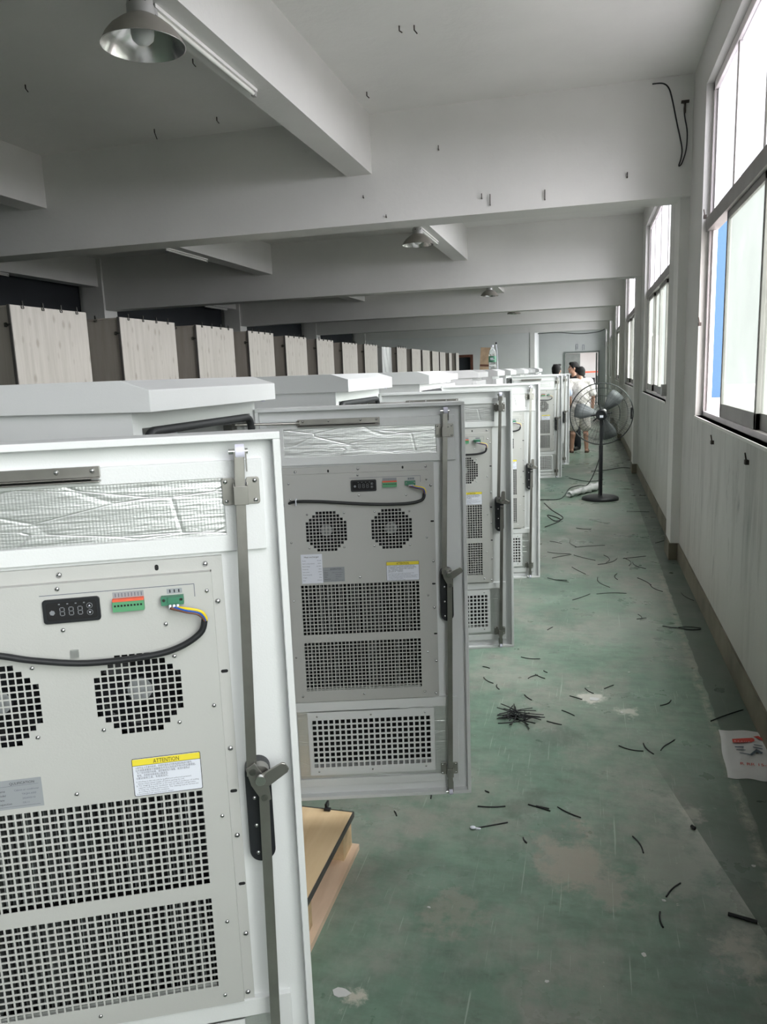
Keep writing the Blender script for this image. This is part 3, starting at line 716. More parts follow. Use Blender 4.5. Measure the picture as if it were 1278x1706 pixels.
    m.cyl((W-.372,-.0128,-.268),(W-.372,-.0134,-.268),.0042,'seg',seg=6)
    for i in range(4): m.box((W-.362+i*.0125,-.0134,-.2557),(W-.3595+i*.0125,-.0128,-.2540),'seg')
    m.obj('display', ho)
    m = MB(); bx(m,.232,.258,.280,.274,-.019,-.008,'green_pl'); bx(m,.232,.254,.280,.2590,-.0165,-.008,'red')
    for i in range(9): bx(m,.2345+i*.0050,.2625,.2375+i*.0050,.2655,-.0193,-.019,'void')
    to = m.obj('terminal_block', ho)
    m = MB(); bx(m,.232,.244,.280,.2535,-.0086,-.008,'label_grey')
    for i in range(9): bx(m,.2350+i*.0050,.246,.2362+i*.0050,.252,-.0089,-.0086,'ink2')
    m.obj('terminal_label', ho)
    m = MB(); bx(m,.170,.256,.205,.270,-.020,-.008,'green_dk'); bx(m,.177,.256,.194,.266,-.024,-.020,'green_dk')
    for u in (.1735,.2005): m.cyl((W-u,-.020,-.261),(W-u,-.0212,-.261),.0024,'chrome',seg=10)
    m.obj('power_connector', ho)
    m = MB(); bx(m,.172,.2455,.196,.2535,-.0086,-.008,'label_grey')
    for i in range(3): bx(m,.176+i*.007,.247,.178+i*.007,.252,-.0089,-.0086,'ink')
    m.obj('connector_label', ho)
    if cable == 0:
        wire_end = (.139,.297,-.022); path = [(.139,.297),(.147,.319),(.182,.340),(.231,.350),(.325,.352),(.406,.339),(.459,.325),(.54,.312),(.600,.31),(.640,.312)]
    else:
        wire_end = (.141,.299,-.022); path = [(.141,.299),(.151,.321),(.204,.331),(.325,.328),(.486,.313),(.566,.310),(.603,.321),(.645,.34)]
    for i, (mt, du) in enumerate((('yellow',.179),('blue',.185),('brown',.191))):
        m = MB(); m.cyl((W-du,-.024,-.268),(W-du,-.026,-.274),.0022,'label',seg=8)
        a = .004*(2-i); m.tube([(W-du,-.026,-.273),(W-.165,-.034,-.277+.0035-i*.003),(W-.148+a*.6,-.035,-.284+.004-i*.002),(W-wire_end[0]+a*.4,-.028,-wire_end[1]+.002-.001*i),(W-wire_end[0]-.002,-.024,-wire_end[1]-.004)], .0023, mt, seg=8)
        m.obj('wire', ho)
    m = MB(); m.tube([(W-u,-.024 if u < .6 else .0,-v) for u, v in path], .0052, 'cable', seg=12); m.obj('power_cable', ho)
    m = MB(); m.box((W-.352,-.012,-.345),(W-.340,-.008,-.333),'alu') if cable == 0 else m.box((W-.572,-.030,-.322),(W-.568,-.008,-.302),'label'); m.obj('cable_clip', ho)
    # labels
    y = -.0084
    m = MB(); m.prism(rrect(W-.277,-.600,W-.165,-.532,.003),1,y,-.008,'ink'); m.prism(rrect(W-.276,-.599,W-.166,-.533,.0025),1,y-.0002,y,'label')
    m.box((W-.276,y-.0004,-.5445),(W-.166,y-.0002,-.5335),'ylab'); m.box((W-.276,y-.0005,-.5452),(W-.166,y-.0003,-.5445),'ink')
    m.text('ATTENTION', .0105, 'ink', lab_M(.221,.5428,y-.0006), 'CENTER', .042)
    for i, s_ in enumerate(L1): m.text(s_, .0046, 'ink2', lab_M(.272,.5505+i*.0047,y-.0004), width=(.092,.098,.086,.05,.052)[i])
    for i, s_ in enumerate(L2): m.text(s_, .0036, 'ink2', lab_M(.273,.5750+i*.0037,y-.0004), width=(.090,.076,.102,.094,.098,.05,.06)[i])
    m.obj('attention_label', ho)['label'] = 'white label with yellow ATTENTION header'
    m = MB(); bx(m,.420,.543,.494,.594,y,-.008,'label_grey'); m.text('QULIFICATION', .0062, 'ink', lab_M(.450,.5515,y-.0003), 'CENTER', .038)
    for i, (a, b_) in enumerate(QL):
        m.text(a, .0050, 'ink', lab_M(.489,.563+i*.0076,y-.0003)); m.text(b_, .0044, 'ink2', lab_M(.463 if i == 0 else .452,.563+i*.0076,y-.0003), width=(.038,.022,.02,.01)[i])
    bx(m,.425,.5535,.489,.5538,y-.0003,y,'ink2'); bx(m,.425,.5895,.489,.5898,y-.0003,y,'ink2')
    m.obj('quality_label', ho)['label'] = 'silver grey quality check label'
    m = MB(); bx(m,.494,.495,.566,.597,y,-.008,'label'); m.text('Heat exchanger', .0078, 'ink', lab_M(.530,.507,y-.0003), 'CENTER', .050)
    for i, (a, b_) in enumerate(RL):
        m.text(a, .0046, 'ink2', lab_M(.562,.519+i*.0098,y-.0003)); m.text(b_, .0046, 'ink2', lab_M(.498,.519+i*.0098,y-.0003), 'RIGHT')
    m.obj('rating_label', ho)['label'] = 'white rating label headed Heat exchanger'
    # lock rods -------------------------------------------------------
    yr = -.030
    r = MB(); r.prism([(W-.0745,-.036),(W-.0585,-.036),(W-.073,-.578),(W-.090,-.578)],1,yr,yr+.004,'steel')
    r.box((W-.0745,yr,-.060),(W-.0725,yr+.022,-.028),'steel'); r.box((W-.0565,yr,-.060),(W-.0545,yr+.022,-.028),'steel')
    ro = r.obj('lock_rod', root, M=MH, bevel=.0006)
    m = MB(); m.cyl((W-.0715,yr+.008,-.028),(W-.0575,yr+.008,-.028),.0115,'nylon',seg=24); m.obj('roller', ro)['label'] = 'white nylon roller'
    m = MB(); m.cyl((W-.082,yr+.008,-.028),(W-.0725,yr+.008,-.028),.0048,'chrome',seg=6); m.cyl((W-.0565,yr+.008,-.028),(W-.052,yr+.008,-.028),.005,'chrome',seg=12); m.obj('roller_bolt', ro)
    m = MB(); m.cyl((W-.080,yr,-.568),(W-.080,yr-.006,-.568),.0062,'chrome',seg=14); m.obj('bolt', ro)
    r = MB(); r.prism([(W-.072,-.608),(W-.055,-.608),(W-.068,-1.372),(W-.085,-1.372)],1,yr,yr+.004,'steel'); 
    r.box((W-.0845,yr,-1.385),(W-.0825,yr+.022,-1.345),'steel'); r.box((W-.0675,yr,-1.385),(W-.0655,yr+.022,-1.345),'steel')
    ro = r.obj('lock_rod', root, M=MH, bevel=.0006)
    m = MB(); m.cyl((W-.0815,yr+.008,-1.385),(W-.0685,yr+.008,-1.385),.0115,'nylon',seg=24); m.obj('roller', ro)['label'] = 'white nylon roller'
    m = MB(); m.cyl((W-.092,yr+.008,-1.385),(W-.0835,yr+.008,-1.385),.0048,'chrome',seg=6); m.obj('roller_bolt', ro)
    m = MB(); m.cyl((W-.063,yr,-.617),(W-.063,yr-.006,-.617),.0062,'chrome',seg=14); m.obj('bolt', ro)
    for cu, cv in ((.067,.094),(.076,1.306)):
        g = MB()
        g.prism(rrect(W-cu-.030,-cv-.022,W-cu-.009,-cv+.022,.004,3),1,-.002,.002,'steel'); g.prism(rrect(W-cu+.009,-cv-.022,W-cu+.030,-cv+.022,.004,3),1,-.002,.002,'steel')
        g.box((W-cu-.0115,yr-.003,-cv-.016),(W-cu-.0095,.002,-cv+.014),'steel'); g.box((W-cu+.0095,yr-.003,-cv-.016),(W-cu+.0115,.002,-cv+.014),'steel'); g.box((W-cu-.0115,yr-.005,-cv-.018),(W-cu+.0115,yr-.003,-cv+.012),'steel')
        g0 = g.obj('rod_guide', root, M=MH, bevel=.0006)
        for dx in (-.024,.023):
            for dz in (-.016,.016): add_screw(g0, cu-dx, cv-dz, -.002, .9)
    # lock body and cam
    m = MB(); m.prism(rrect(W-.094,-.750,W-.050,-.562,.021,8),1,-.012,.014,'black')
    k0 = m.obj('lock_body', root, M=MH, bevel=.0015); k0['label'] = 'black plastic lock housing'
    for v in (.628,.680,.732): add_screw(k0, .080, v, -.012, .9)
    m = MB(); m.cyl((W-.068,-.012,-.577),(W-.068,-.030,-.577),.016,'steel',seg=20)
    m.prism([(W-.091,-.562),(W-.076,-.552),(W-.055,-.588),(W-.052,-.622),(W-.066,-.626),(W-.084,-.592)],1,-.036,-.031,'steel')
    Ml = Matrix.Translation((W-.068,0,-.577)) @ Matrix.Rotation(lever, 4, 'Y')
    m.prism([(-.010,-.004),(.012,-.016),(.046,.006),(.049,.012),(.043,.022),(.037,.024),(.004,.008)],1,-.045,-.040,'steel',Ml)
    m.obj('cam_lever', k0, bevel=.001)
    m = MB(); m.cyl((W-.068,-.045,-.577),(W-.068,-.053,-.577),.0085,'chrome',seg=16); m.obj('cam_bolt', k0)
    return door

def plate_yz(mb, Y, Z, hy, hz, x0, x1, mat):
    # front frame in one piece: outer rectangle with a rectangular opening
    o_ = [(Y[0],Z[0]),(Y[1],Z[0]),(Y[1],Z[1]),(Y[0],Z[1])]; i_ = [(hy[0],hz[0]),(hy[1],hz[0]),(hy[1],hz[1]),(hy[0],hz[1])]
    V = [(x1,)+p for p in o_]+[(x1,)+p for p in i_]+[(x0,)+p for p in o_]+[(x0,)+p for p in i_]; F = []
    for k in range(4):
        n = (k+1) % 4
        F += [(k,n,4+n,4+k),(8+n,8+k,12+k,12+n),(8+k,8+n,n,k),(4+k,4+n,12+n,12+k)]
    mb.add(V, F, mat)
def build_body(root, opened):
    D, WY = .75, .715
    b = MB(); z0, z1 = .15, 1.682
    t = .012
    b.box((-D,-WY,z0),(-.022,-WY+t,z1),'white'); b.box((-D,-t,z0),(-.022,0,z1),'white'); b.box((-D,-WY+t,z0),(-D+t,-t,z1),'white')
    b.box((-D+t,-WY+t,z1-t),(-.022,-t,z1),'white'); b.box((-D+t,-WY+t,z0),(-.022,-t,.245),'white')
    plate_yz(b, (-WY, 0), (z0, z1), (-WY+.040, -.040), (.250, 1.640), -.022, 0, 'white')
    b.box((-.70,-WY+t,.246),(-.69,-t,1.66),'hx')
    o = b.obj('body', root)
    if opened:
        g = MB(); P = rrect(-WY+.050, .265, -.050, 1.630, .035, 6); pts = [(-.0+.006,p[0],p[1]) for p in P]; pts.append(pts[0])
        g.tube(pts, .0115, 'rubber', seg=10, smooth_path=False); g.obj('door_seal', o)
        g = MB(); g.box((-.20,-.40,.9),(-.12,-.34,1.60),'black'); g.obj('cable_trunking', o)
        g = MB()
        for i in range(4): g.box((-.10,-.62+i*.055,1.585),(-.05,-.585+i*.055,1.615),'label')
        g.box((-.12,-.64,1.57),(-.04,-.38,1.585),'alu'); g.obj('terminal_strip', o)
        g = MB(); g.box((-.5,-.32,.3),(-.48,-.05,1.62),'foil'); g.obj('mounting_plate', o)
    h = MB(); prof = [(.065,1.681),(.065,1.733),(-.010,1.757),(-.80,1.757),(-.85,1.72),(-.85,1.681)]
    h.prism([(x,z) for x, z in prof], 1, -WY-.020, .026, 'white')
    ho = h.obj('rain_hood', root, bevel=.002)
    m = MB(); m.cyl((.045,-.03,1.684),(.045,-.03,1.676),.006,'nylon'); m.obj('hood_bolt', ho)
def build_stay(root, ang):
    # thin rod from inside the cabinet to the bracket on the door
    ca, sa = cos(ang), sin(ang); x = W-.555
    e = (x*ca+.010*sa, x*sa-.010*ca, ZT-.052)
    m = MB(); m.cyl((-.05,-.075,ZT-.046), e, .0042, 'steel', seg=10); m.cyl(e, (e[0]+.01*ca,e[1]+.01*sa,e[2]), .008, 'steel', seg=10)
    so = m.obj('door_stay', root)
    m = MB(); m.box((-.07,-.095,ZT-.062),(-.04,-.06,ZT-.045),'steel'); m.obj('stay_pivot', so)

CABS = [ # hinge x, hinge y, open angle in degrees (None: shut), label
 (-1.104,  .869, 25.3, 'white cabinet nearest the camera, its open door filling the lower left'),
 (-1.053, 2.357, 16.1, 'second white cabinet from the camera, its open door above the bare pallet corner'),
 (-1.030, 3.860, 17.8, 'third open white cabinet from the camera, its lock lever pointing up'),
 (-.975, 5.330, 17.2, 'fourth open white cabinet, its door edge just left of the fan power cord'),
 (-1.165, 6.830, None, 'white cabinet with shut door directly behind the fourth open door'),
 (-1.065, 8.200, None, 'white cabinet with shut door just before the one carrying the water bottle'),
 (-1.020, 9.480, None, 'white cabinet with the water bottle standing on its hood'),
 (-.985, 10.66, 15.0, 'fifth open cabinet, its door seen far off left of the pedestal fan'),
 (-.930, 12.20, 10.0, 'last open cabinet of the row, in front of the three people'),
 (-.920, 13.70, None, 'white cabinet with shut door just beyond the last open one'),
 (-.900, 15.20, None, 'white cabinet with shut door beside the three people'),
 (-.960, 16.70, None, 'farthest white cabinet of the row, near the end partition'),
]
proto_open = {}
proto_shut = None
for i, (hx_, hy, ang, lab) in enumerate(CABS):
    if ang is None and proto_shut is not None:
        r = copy_tree(proto_shut)
    elif ang is not None and i in (2,3,7,8) and 'o' in proto_open:
        r = copy_tree(proto_open['o'])
        for ch in r.children:
            if ch.name.split('.')[0] in ('door','stay_bracket','heat_exchanger','lock_rod','rod_guide','lock_body'):
                ch.matrix_local = Matrix.Translation((0,0,ZT)) @ Matrix.Rotation(radians(ang), 4, 'Z')
            if ch.name.startswith('lock_body') and i in (2,3):
                for g in ch.children:
                    if g.name.startswith('cam_lever'):
                        g.matrix_local = Matrix.Translation((W-.068,0,-.577)) @ Matrix.Rotation(radians(-58), 4, 'Y') @ Matrix.Translation((-(W-.068),0,.577))
            if ch.name.startswith('door_stay'):
                for g in list(ch.children): bpy.data.objects.remove(g)
                bpy.data.objects.remove(ch)
        build_stay(r, radians(ang))
    else:
        r = empty('equipment_cabinet', (0,0,0))
        build_body(r, ang is not None)
        if ang is not None:
            build_door(r, radians(ang), 0 if i == 0 else 1); build_stay(r, radians(ang))
            if i == 1: proto_open['o'] = r
        else:
            d = MB(); d.box((.002,-.70,.252),(.045,-.012,1.652),'white'); dd = d.obj('door', r, bevel=.003)
            m = MB(); m.prism(rrect(-.655,.95,-.62,1.12,.015),0,.045,.06,'black'); m.obj('handle', dd)
            proto_shut = r
    r.location = (hx_, hy, .014 if i == 0 else 0)
    tag(r, lab, 'cabinet', 'white outdoor cabinets in a row')

# pallets
def pallet(x0, x1, y0, y1, lab, first=False):
    t = empty('pallet', (x0,y0,0), label=lab, cat='pallet', group='pallets under the cabinets')
    wx, wy = x1-x0, y1-y0
    m = MB(); m.box((0,0,.130),(wx,wy*.42-.001,.149),'ply'); m.box((0,wy*.42+.001,.130),(wx,wy,.149),'ply'); m.obj('deck', t)
    m = MB(); m.box((wx,0,.128),(wx+.004,wy,.1495),'ply_edge'); m.box((0,wy,.128),(wx+.004,wy+.006,.1495),'ply_edge'); m.box((0,-.004,.128),(wx+.004,0,.1495),'ply_edge'); m.obj('edging', t)
    for bxx in (0,wx/2-.05,wx-.105):
        for byy in (.0,wy/2-.05,wy-.11): MB().box((bxx,byy,.022),(bxx+.10,byy+.10,.13),'block').obj('block', t)
    for bxx in (-.01,wx/2-.05,wx-.110): MB().box((bxx,-.02,0),(bxx+.13,wy*.42,.022),'board').box((bxx,wy*.42+.002,0),(bxx+.13,wy-.0,.022),'board').obj('bottom_board', t)
    return t
pallet(-1.95,-.826,1.50,2.492,'plywood topped pallet with its bare corner showing under the second open door')
for hx_, hy, lab in ((-1.104,.869,'pallet under the nearest cabinet, hidden by its open door'),(-1.03,3.86,'pallet under the third cabinet'),(-.975,5.33,'pallet under the fourth cabinet')):
    pallet(hx_-.85, hx_+.03, hy-.76, hy+.06, lab)
for j in range(4,12):
    hx_, hy = CABS[j][0], CABS[j][1]
    tag(MB().box((hx_-.85,hy-.76,0),(hx_+.02,hy+.04,.022),'board').box((hx_-.85,hy-.76,.022),(hx_+.02,hy-.66,.13),'block').box((hx_-.85,hy-.06,.022),(hx_+.02,hy+.04,.13),'block').box((hx_-.85,hy-.76,.13),(hx_+.02,hy+.04,.149),'ply').obj('pallet'), 'wooden pallet under a shut or far cabinet of the row', 'pallet', 'pallets under the cabinets')

# ------------------------------------------------------------------ crates on the left
CR = [(4.825,5.713,2.337),(6.182,7.145,2.33),(7.586,8.489,2.334),(8.901,9.698,2.329),(10.11,10.95,2.317),(11.398,12.217,2.316),(12.691,13.587,2.304),(14.048,14.989,2.312),
      (16.636,17.571,2.318),(18.133,19.151,2.312),(19.374,20.32,2.309),(20.67,21.63,2.304),(21.794,22.69,2.30),(23.31,23.80,2.30),(24.6,25.2,2.32)]
XCR = -4.0
clip_me = None
def clip(parent, loc, rot):
    global clip_me
    if clip_me is None:
        m = MB(); m.tube([(-.012,0,-.02),(-.012,.002,-.005),(0,.006,.012),(.012,.002,-.005),(.012,0,-.02),(-.012,0,-.02)],.0035,'clip',seg=6,smooth_path=False); m.box((-.006,-.004,.0),(.006,.004,.034),'clip'); m.box((-.016,-.002,-.012),(.016,.003,-.006),'clip')
        o = m.obj('clip'); clip_me = o.data; bpy.data.objects.remove(o)
    o = bpy.data.objects.new('clip', clip_me); COL.objects.link(o); o.parent = parent; o.location = loc; o.rotation_euler = rot; return o
ordn = ['first','second','third','fourth','fifth','sixth','seventh','eighth','ninth','tenth','eleventh','twelfth','thirteenth','fourteenth','fifteenth']
for i, (a, b, zt) in enumerate(CR):
    w_ = b-a; dpt = .95
    t = empty('plywood_crate', (XCR,a,0), label='tall plywood crate, %s from the left in the back row' % ordn[i], cat='crate', group='tall plywood crates behind the cabinets')
    MB().box((-dpt,.012,.1),(-.012,w_-.012,zt-.01),'crate_shaded').box((-dpt+.05,.03,0),(-.05,.12,.1),'block').box((-dpt+.05,w_-.12,0),(-.05,w_-.03,.1),'block').obj('crate_body', t)
    MB().box((-.012,0,.1),(0,w_,zt),'crate').obj('front_panel', t)
    MB().box((-.02,-.006,.1),(.003,0.004,zt+.002),'ply_edge').box((-dpt,0,zt-.018),(-.02,.012,zt-.004),'crate_shaded').obj('edge_strip', t)
    if i < 9:
        for f in (.15,.40,.64,.86): clip(t, (.004,w_*f,zt), (0,0,pi/2))
        for z in (zt-.14,zt-.62,zt-1.2): clip(t, (-.035,-.004,z), (0,pi/2,0))
        clip(t, (-.24,0,zt-.01), (0,0,0))
# wrapped crate with red brown side
t = empty('wrapped_crate', (XCR,15.342,0), label='crate wrapped in crinkled silver film standing among the plywood crates', cat='crate')
m = MB(); n = 24; V = []
for i in range(n+1):
    for j in range(n+1):
        yy = .80*i/n; zz = .002+2.288*j/n; bl = .05*sin(pi*i/n)*(sin(zz*5.3+i*.4)**2)*(1 if zz > .3 else .2); V.append((bl, yy, zz))
m.add(V, [(i*(n+1)+j,(i+1)*(n+1)+j,(i+1)*(n+1)+j+1,i*(n+1)+j+1) for i in range(n) for j in range(n)], 'foil', None, True); m.box((-.95,0,0),(-.0,.80,2.285),'foil'); m.obj('film', t)
tag(MB().box((XCR-.9,16.40,0),(XCR-.35,16.50,2.33),'brownwood').obj('wooden_board'), 'red brown board standing upright between the crates beside the silver wrapped one', 'board')
# the leaning pine plank
o = tag(MB().box((-.13,-.02,0),(.13,.02,2.33),'plank').box((-.13,-.025,1.85),(.13,-.02,1.9),'brownwood').obj('plank'), 'pale pine plank leaning upright left of the water bottle', 'plank')
o.location = (-2.66,20.3,0); o.rotation_euler = (0,radians(3.5),0)

# ------------------------------------------------------------------ lamps and tubes
def lamp():
    t = empty('dome_lamp', (0,0,0))
    m = MB(); out = [(.190,-.035),(.186,-.028),(.170,.002),(.142,.035),(.106,.063),(.072,.084),(.060,.09)]
    m.lathe(out, 'lamp_out', seg=48); m.lathe([(r-.003,z-.001) for r, z in out], 'lamp_in', seg=48); m.lathe([(.190,-.035),(.186,-.035)],'chrome',seg=48); s = m.obj('lamp_shade', t)
    m = MB(); m.lathe([(.063,.088),(.062,.13),(.058,.155),(.048,.168),(.0,.168)],'neck',seg=32)
    for k in range(6):
        a = k*pi/3+.3; m.cyl((.054*cos(a),.054*sin(a),.137),(.0615*cos(a),.0615*sin(a),.135),.0075,'void',seg=12)
    m.obj('lamp_neck', t)
    m = MB(); m.lathe([(0,-.028),(.03,-.024),(.047,-.008),(.052,.014),(.052,.075),(.03,.088)],'bulb',seg=28); m.obj('bulb', t)
    m = MB(); m.cyl((0,0,.165),(0,0,.236),.012,'black'); m.obj('hanger', t)
    return t
LP = [(-1.978,3.46,3.302,'large grey dome lamp with frosted bulb at the top left, nearest the camera'),(-1.98,9.5,3.300,'small grey dome lamp hanging above the second door, second from the camera'),
      (-1.97,16.6,3.30,'third grey dome lamp from the camera, small above the cabinets'),(-1.97,22.3,3.30,'farthest grey dome lamp, just below the far beams')]
for i, (x, y, z, lab) in enumerate(LP):
    if i == 0: L0 = lamp(); r = L0
    else: r = copy_tree(L0)
    r.location = (x,y,z); r.rotation_euler = (0,0,0)
    tag(r, lab, 'lamp', 'dome lamps under the beam')
def batten(lab):
    t = empty('fluorescent_batten', (0,0,0)); m = MB(); m.box((-.018,-.60,-.022),(.018,.60,0),'beam'); m.obj('batten', t)
    m = MB(); m.cyl((0,-.57,-.036),(0,.57,-.036),.0125,'tube',seg=14); m.obj('tube', t)
    for y in (-.60,.57): MB().box((-.013,y,-.052),(.013,y+.028,-.02),'neck').obj('lamp_holder', t)
    return t
FT = [(-2.03,4.26,'white fluorescent tube fitting running along the beam beside the large dome lamp'),(-5.50,10.34,'fluorescent tube fitting on the left beam beyond the first cross beam'),
      (-8.9,10.20,'fluorescent tube fitting at the far left edge in the dark bay'),(-2.02,10.42,'fluorescent tube fitting beside the second dome lamp'),
      (-5.48,16.0,'fluorescent tube fitting on the left beam beyond the second cross beam'),(-8.9,18.0,'fluorescent tube fitting in the dark bay above the fourth crate')]
for i, (x, y, lab) in enumerate(FT):
    if i == 0: B0 = batten(lab); r = B0
    else: r = copy_tree(B0)
    r.location = (x,y,ZL+.004); tag(r, lab, 'tube light', 'tube fittings under the long beams')

# ------------------------------------------------------------------ camera solve helper values (pose fitted to the room's own lines)
H0 = 1.75; FPX = 1281.05; yaw, pit, rol = .2605, .1775, -.0369
fw = Vector((-sin(yaw)*cos(pit), cos(yaw)*cos(pit), -sin(pit))); r0 = Vector((cos(yaw), sin(yaw), 0)); u0 = r0.cross(fw)
rt = r0*cos(rol)+u0*sin(rol); up = u0*cos(rol)-r0*sin(rol)
cam = bpy.data.cameras.new('camera'); co = bpy.data.objects.new('camera', cam); COL.objects.link(co)
co.matrix_world = Matrix(((rt.x,up.x,-fw.x,0),(rt.y,up.y,-fw.y,0),(rt.z,up.z,-fw.z,H0),(0,0,0,1)))
cam.sensor_fit = 'VERTICAL'; cam.sensor_height = 24; cam.lens = 24*FPX/1706; cam.clip_start = .02; cam.clip_end = 500
SC.camera = co
def ground(x, y, z=0.0):
    v = rt*(x-639)-up*(y-853)+fw*FPX; t = (z-H0)/v.z; return (v.x*t, v.y*t, z)

# ------------------------------------------------------------------ cable tie offcuts on the floor
def tie(p, q, lab, grp, r=.0026, bend=.0):
    p, q = Vector(p), Vector(q); c = (p+q)/2; dv = q-p; ln = dv.length; nrm = Vector((-dv.y,dv.x,0)).normalized() if ln else Vector((1,0,0))
    m = MB(); a = p-c; b = q-c; z = Vector((0,0,r*1.02))
    pts = [a+z, a*.33+nrm*bend*ln+z, b*.33+nrm*bend*ln+z, b+z]
    m.tube(pts, r, 'cable', seg=6); o = m.obj('cable_tie_offcut'); o.location = (c.x,c.y,0); return tag(o, lab, 'cable tie', grp)
LOOSE = 'thin black cable tie offcut lying loose on the green floor'
TI = [((912,963),(948,970)),((950,901),(960,911)),((958,912),(1008,909)),((912,920),(950,923)),((920,930),(952,924)),((956,925),(992,934)),((996,941),(1028,931)),((1038,931),(1076,927)),
 ((1054,937),(1076,948)),((953,945),(976,957)),((996,962),(1016,979)),((1028,956),(1029,966)),((954,1000),(983,990)),((994,990),(1044,989)),((1083,974),(1104,986)),((1135,988),(1156,1001)),((1061,1032),(1077,1030)),((1063,1024),(1068,1032)),
 ((912,1050),(921,1045)),((1044,852),(1082,853)),((1130,1046),(1168,1047)),((868,1095),(900,1098)),((880,1131),(896,1125)),((892,1124),(908,1131)),((806,1129),(822,1139)),((828,1141),(832,1149)),((874,1158),(886,1167)),((804,1111),(816,1114)),
 ((975,1147),(989,1156)),((949,1160),(970,1166)),((936,1184),(957,1193)),((911,1202),(936,1208)),((1007,1148),(1022,1142)),((1100,1176),(1118,1167)),((1031,1243),(1072,1252)),((1072,1239),(1089,1257)),((1101,1251),(1111,1241)),((1111,1241),(1124,1233)),
 ((796,1344),(842,1344)),((880,1341),(917,1352)),((893,1343),(915,1348)),((929,1345),(968,1363)),((1054,1394),(1072,1422)),((1110,1495),(1134,1472)),((1100,1520),(1105,1546)),((1184,1202),(1238,1183)),((808,1318),(815,1321)),((716,1321),(718,1331)),((657,1352),(661,1360)),
 ((906,1118),(912,1121)),((1006,925),(1010,938)),((872,1396),(878,1405)),((1092,905),(1118,897)),((916,902),(936,906)),((960,880),(985,882)),((925,966),(945,967)),((1048,943),(1040,930)),((1062,963),(1085,975))]
for i, (p, q) in enumerate(TI):
    o = tie(ground(*p), ground(*q), LOOSE, 'loose cable tie offcuts', bend=random.uniform(-.12,.12))
for p, q, lab in (((1213,1525),(1262,1539),'thick short piece of black cable at the right edge of the floor'),((1152,1379),(1158,1383),'tiny black plastic plug on the worn grey patch by the wall strip')):
    tie(ground(*p), ground(*q), lab, None, r=.006 if q[0] > 1200 else .007)
rr = random.Random(11)
for i in range(24):
    a = rr.uniform(0, 2*pi); c = ground(864+rr.uniform(-14,14), 1193+rr.uniform(-6,8)); l_ = rr.uniform(.06,.11)
    p = Vector((c[0]-cos(a)*l_, c[1]-sin(a)*l_*1.0, 0)); q = Vector((c[0]+cos(a)*l_, c[1]+sin(a)*l_, 0))
    o = tie(p, q, 'black cable tie offcut in the tangled heap on the floor', 'heap of cable tie offcuts', bend=rr.uniform(-.1,.1)); o.location.z = .004*(i % 6)
# white tipped offcut near the bottom centre
t = tie(ground(795,1380), ground(846,1371), 'black cable tie offcut with a white clip stuck to its end', None)
m = MB(); m.ball((0,0,.006),(.012,.010,.006),'label'); m.box((.012,-.004,0),(.03,.004,.006),'label'); o = m.obj('clip', t); g_ = ground(788,1381); o.location = (g_[0]-t.location.x, g_[1]-t.location.y, 0)
# bright paper scraps
for i, (x, y) in enumerate(((1073,1591),(568,1652),(1036,1187),(990,1165),(1256,1443),(911,1635),(1152,1379),(715,1512),(1106,1500),(1048,1120))):
    g_ = ground(x, y); r_ = (.012,.03,.012,.03,.010,.008,.006,.007,.010,.008)[i]
    P = [(g_[0]+r_*rr.uniform(.5,1.1)*cos(k*pi/4), g_[1]+r_*rr.uniform(.4,.9)*sin(k*pi/4)) for k in range(8)]
    tag(MB().prism(P, 2, .0, .0015, 'bagw').obj('paper_scrap'), 'tiny pale scrap lying on the green floor', 'scrap', 'pale scraps on the floor')
# clip on pallet corner
g_ = ground(546,1347,.155)
tag(MB().box((g_[0]-.012,g_[1]-.010,.150),(g_[0]+.012,g_[1]+.004,.158),'black').box((g_[0]-.012,g_[1]+.002,.150),(g_[0]-.004,g_[1]+.03,.170),'black').obj('plastic_clip'), 'small black plastic clip on the far edge of the pallet corner', 'clip')

# ------------------------------------------------------------------ white bag with red print
c4 = [Vector(ground(*p)) for p in ((1197,1216),(1288,1221),(1292,1303),(1212,1296))]
def bagp(s, t, z=0): 
    p = c4[0]*(1-s)*(1-t)+c4[1]*s*(1-t)+c4[2]*s*t+c4[3]*(1-s)*t; return Vector((p.x, p.y, z))
def bz(s, t): return .006+.006*abs(sin(s*7+t*3))*abs(cos(t*6-s*2))
t = empty('plastic_bag', tuple(bagp(.5,.5)), label='flat white plastic bag with red print lying by the right wall', cat='bag')
O = bagp(.5,.5)
m = MB(); n = 16; V = []
for j in range(n+1):
    for i in range(n+1):
        s, q = i/n, j/n; p = bagp(s+(.008*sin(q*11) if 0 < i < n else .014*sin(q*9)), q+.014*sin(s*10)); V.append((p.x-O.x, p.y-O.y, bz(s,q) if 0 < i < n and 0 < j < n else .002))
m.add(V, [(j*(n+1)+i,j*(n+1)+i+1,(j+1)*(n+1)+i+1,(j+1)*(n+1)+i) for i in range(n) for j in range(n)], 'bagw', None, True); m.obj('sheet', t)
def onbag(poly, mat, mb):
    mb.add([(lambda p: (p.x-O.x, p.y-O.y, .0135))(bagp(s, q)) for s, q in poly], [tuple(range(len(poly)))], mat)
m = MB()
onbag([(.22,.25),(.60,.20),(.64,.22),(.64,.27),(.58,.30),(.22,.33)],'bagred',m)
onbag([(.62,.17),(.72,.15),(.86,.25),(.80,.25)],'bagred',m)
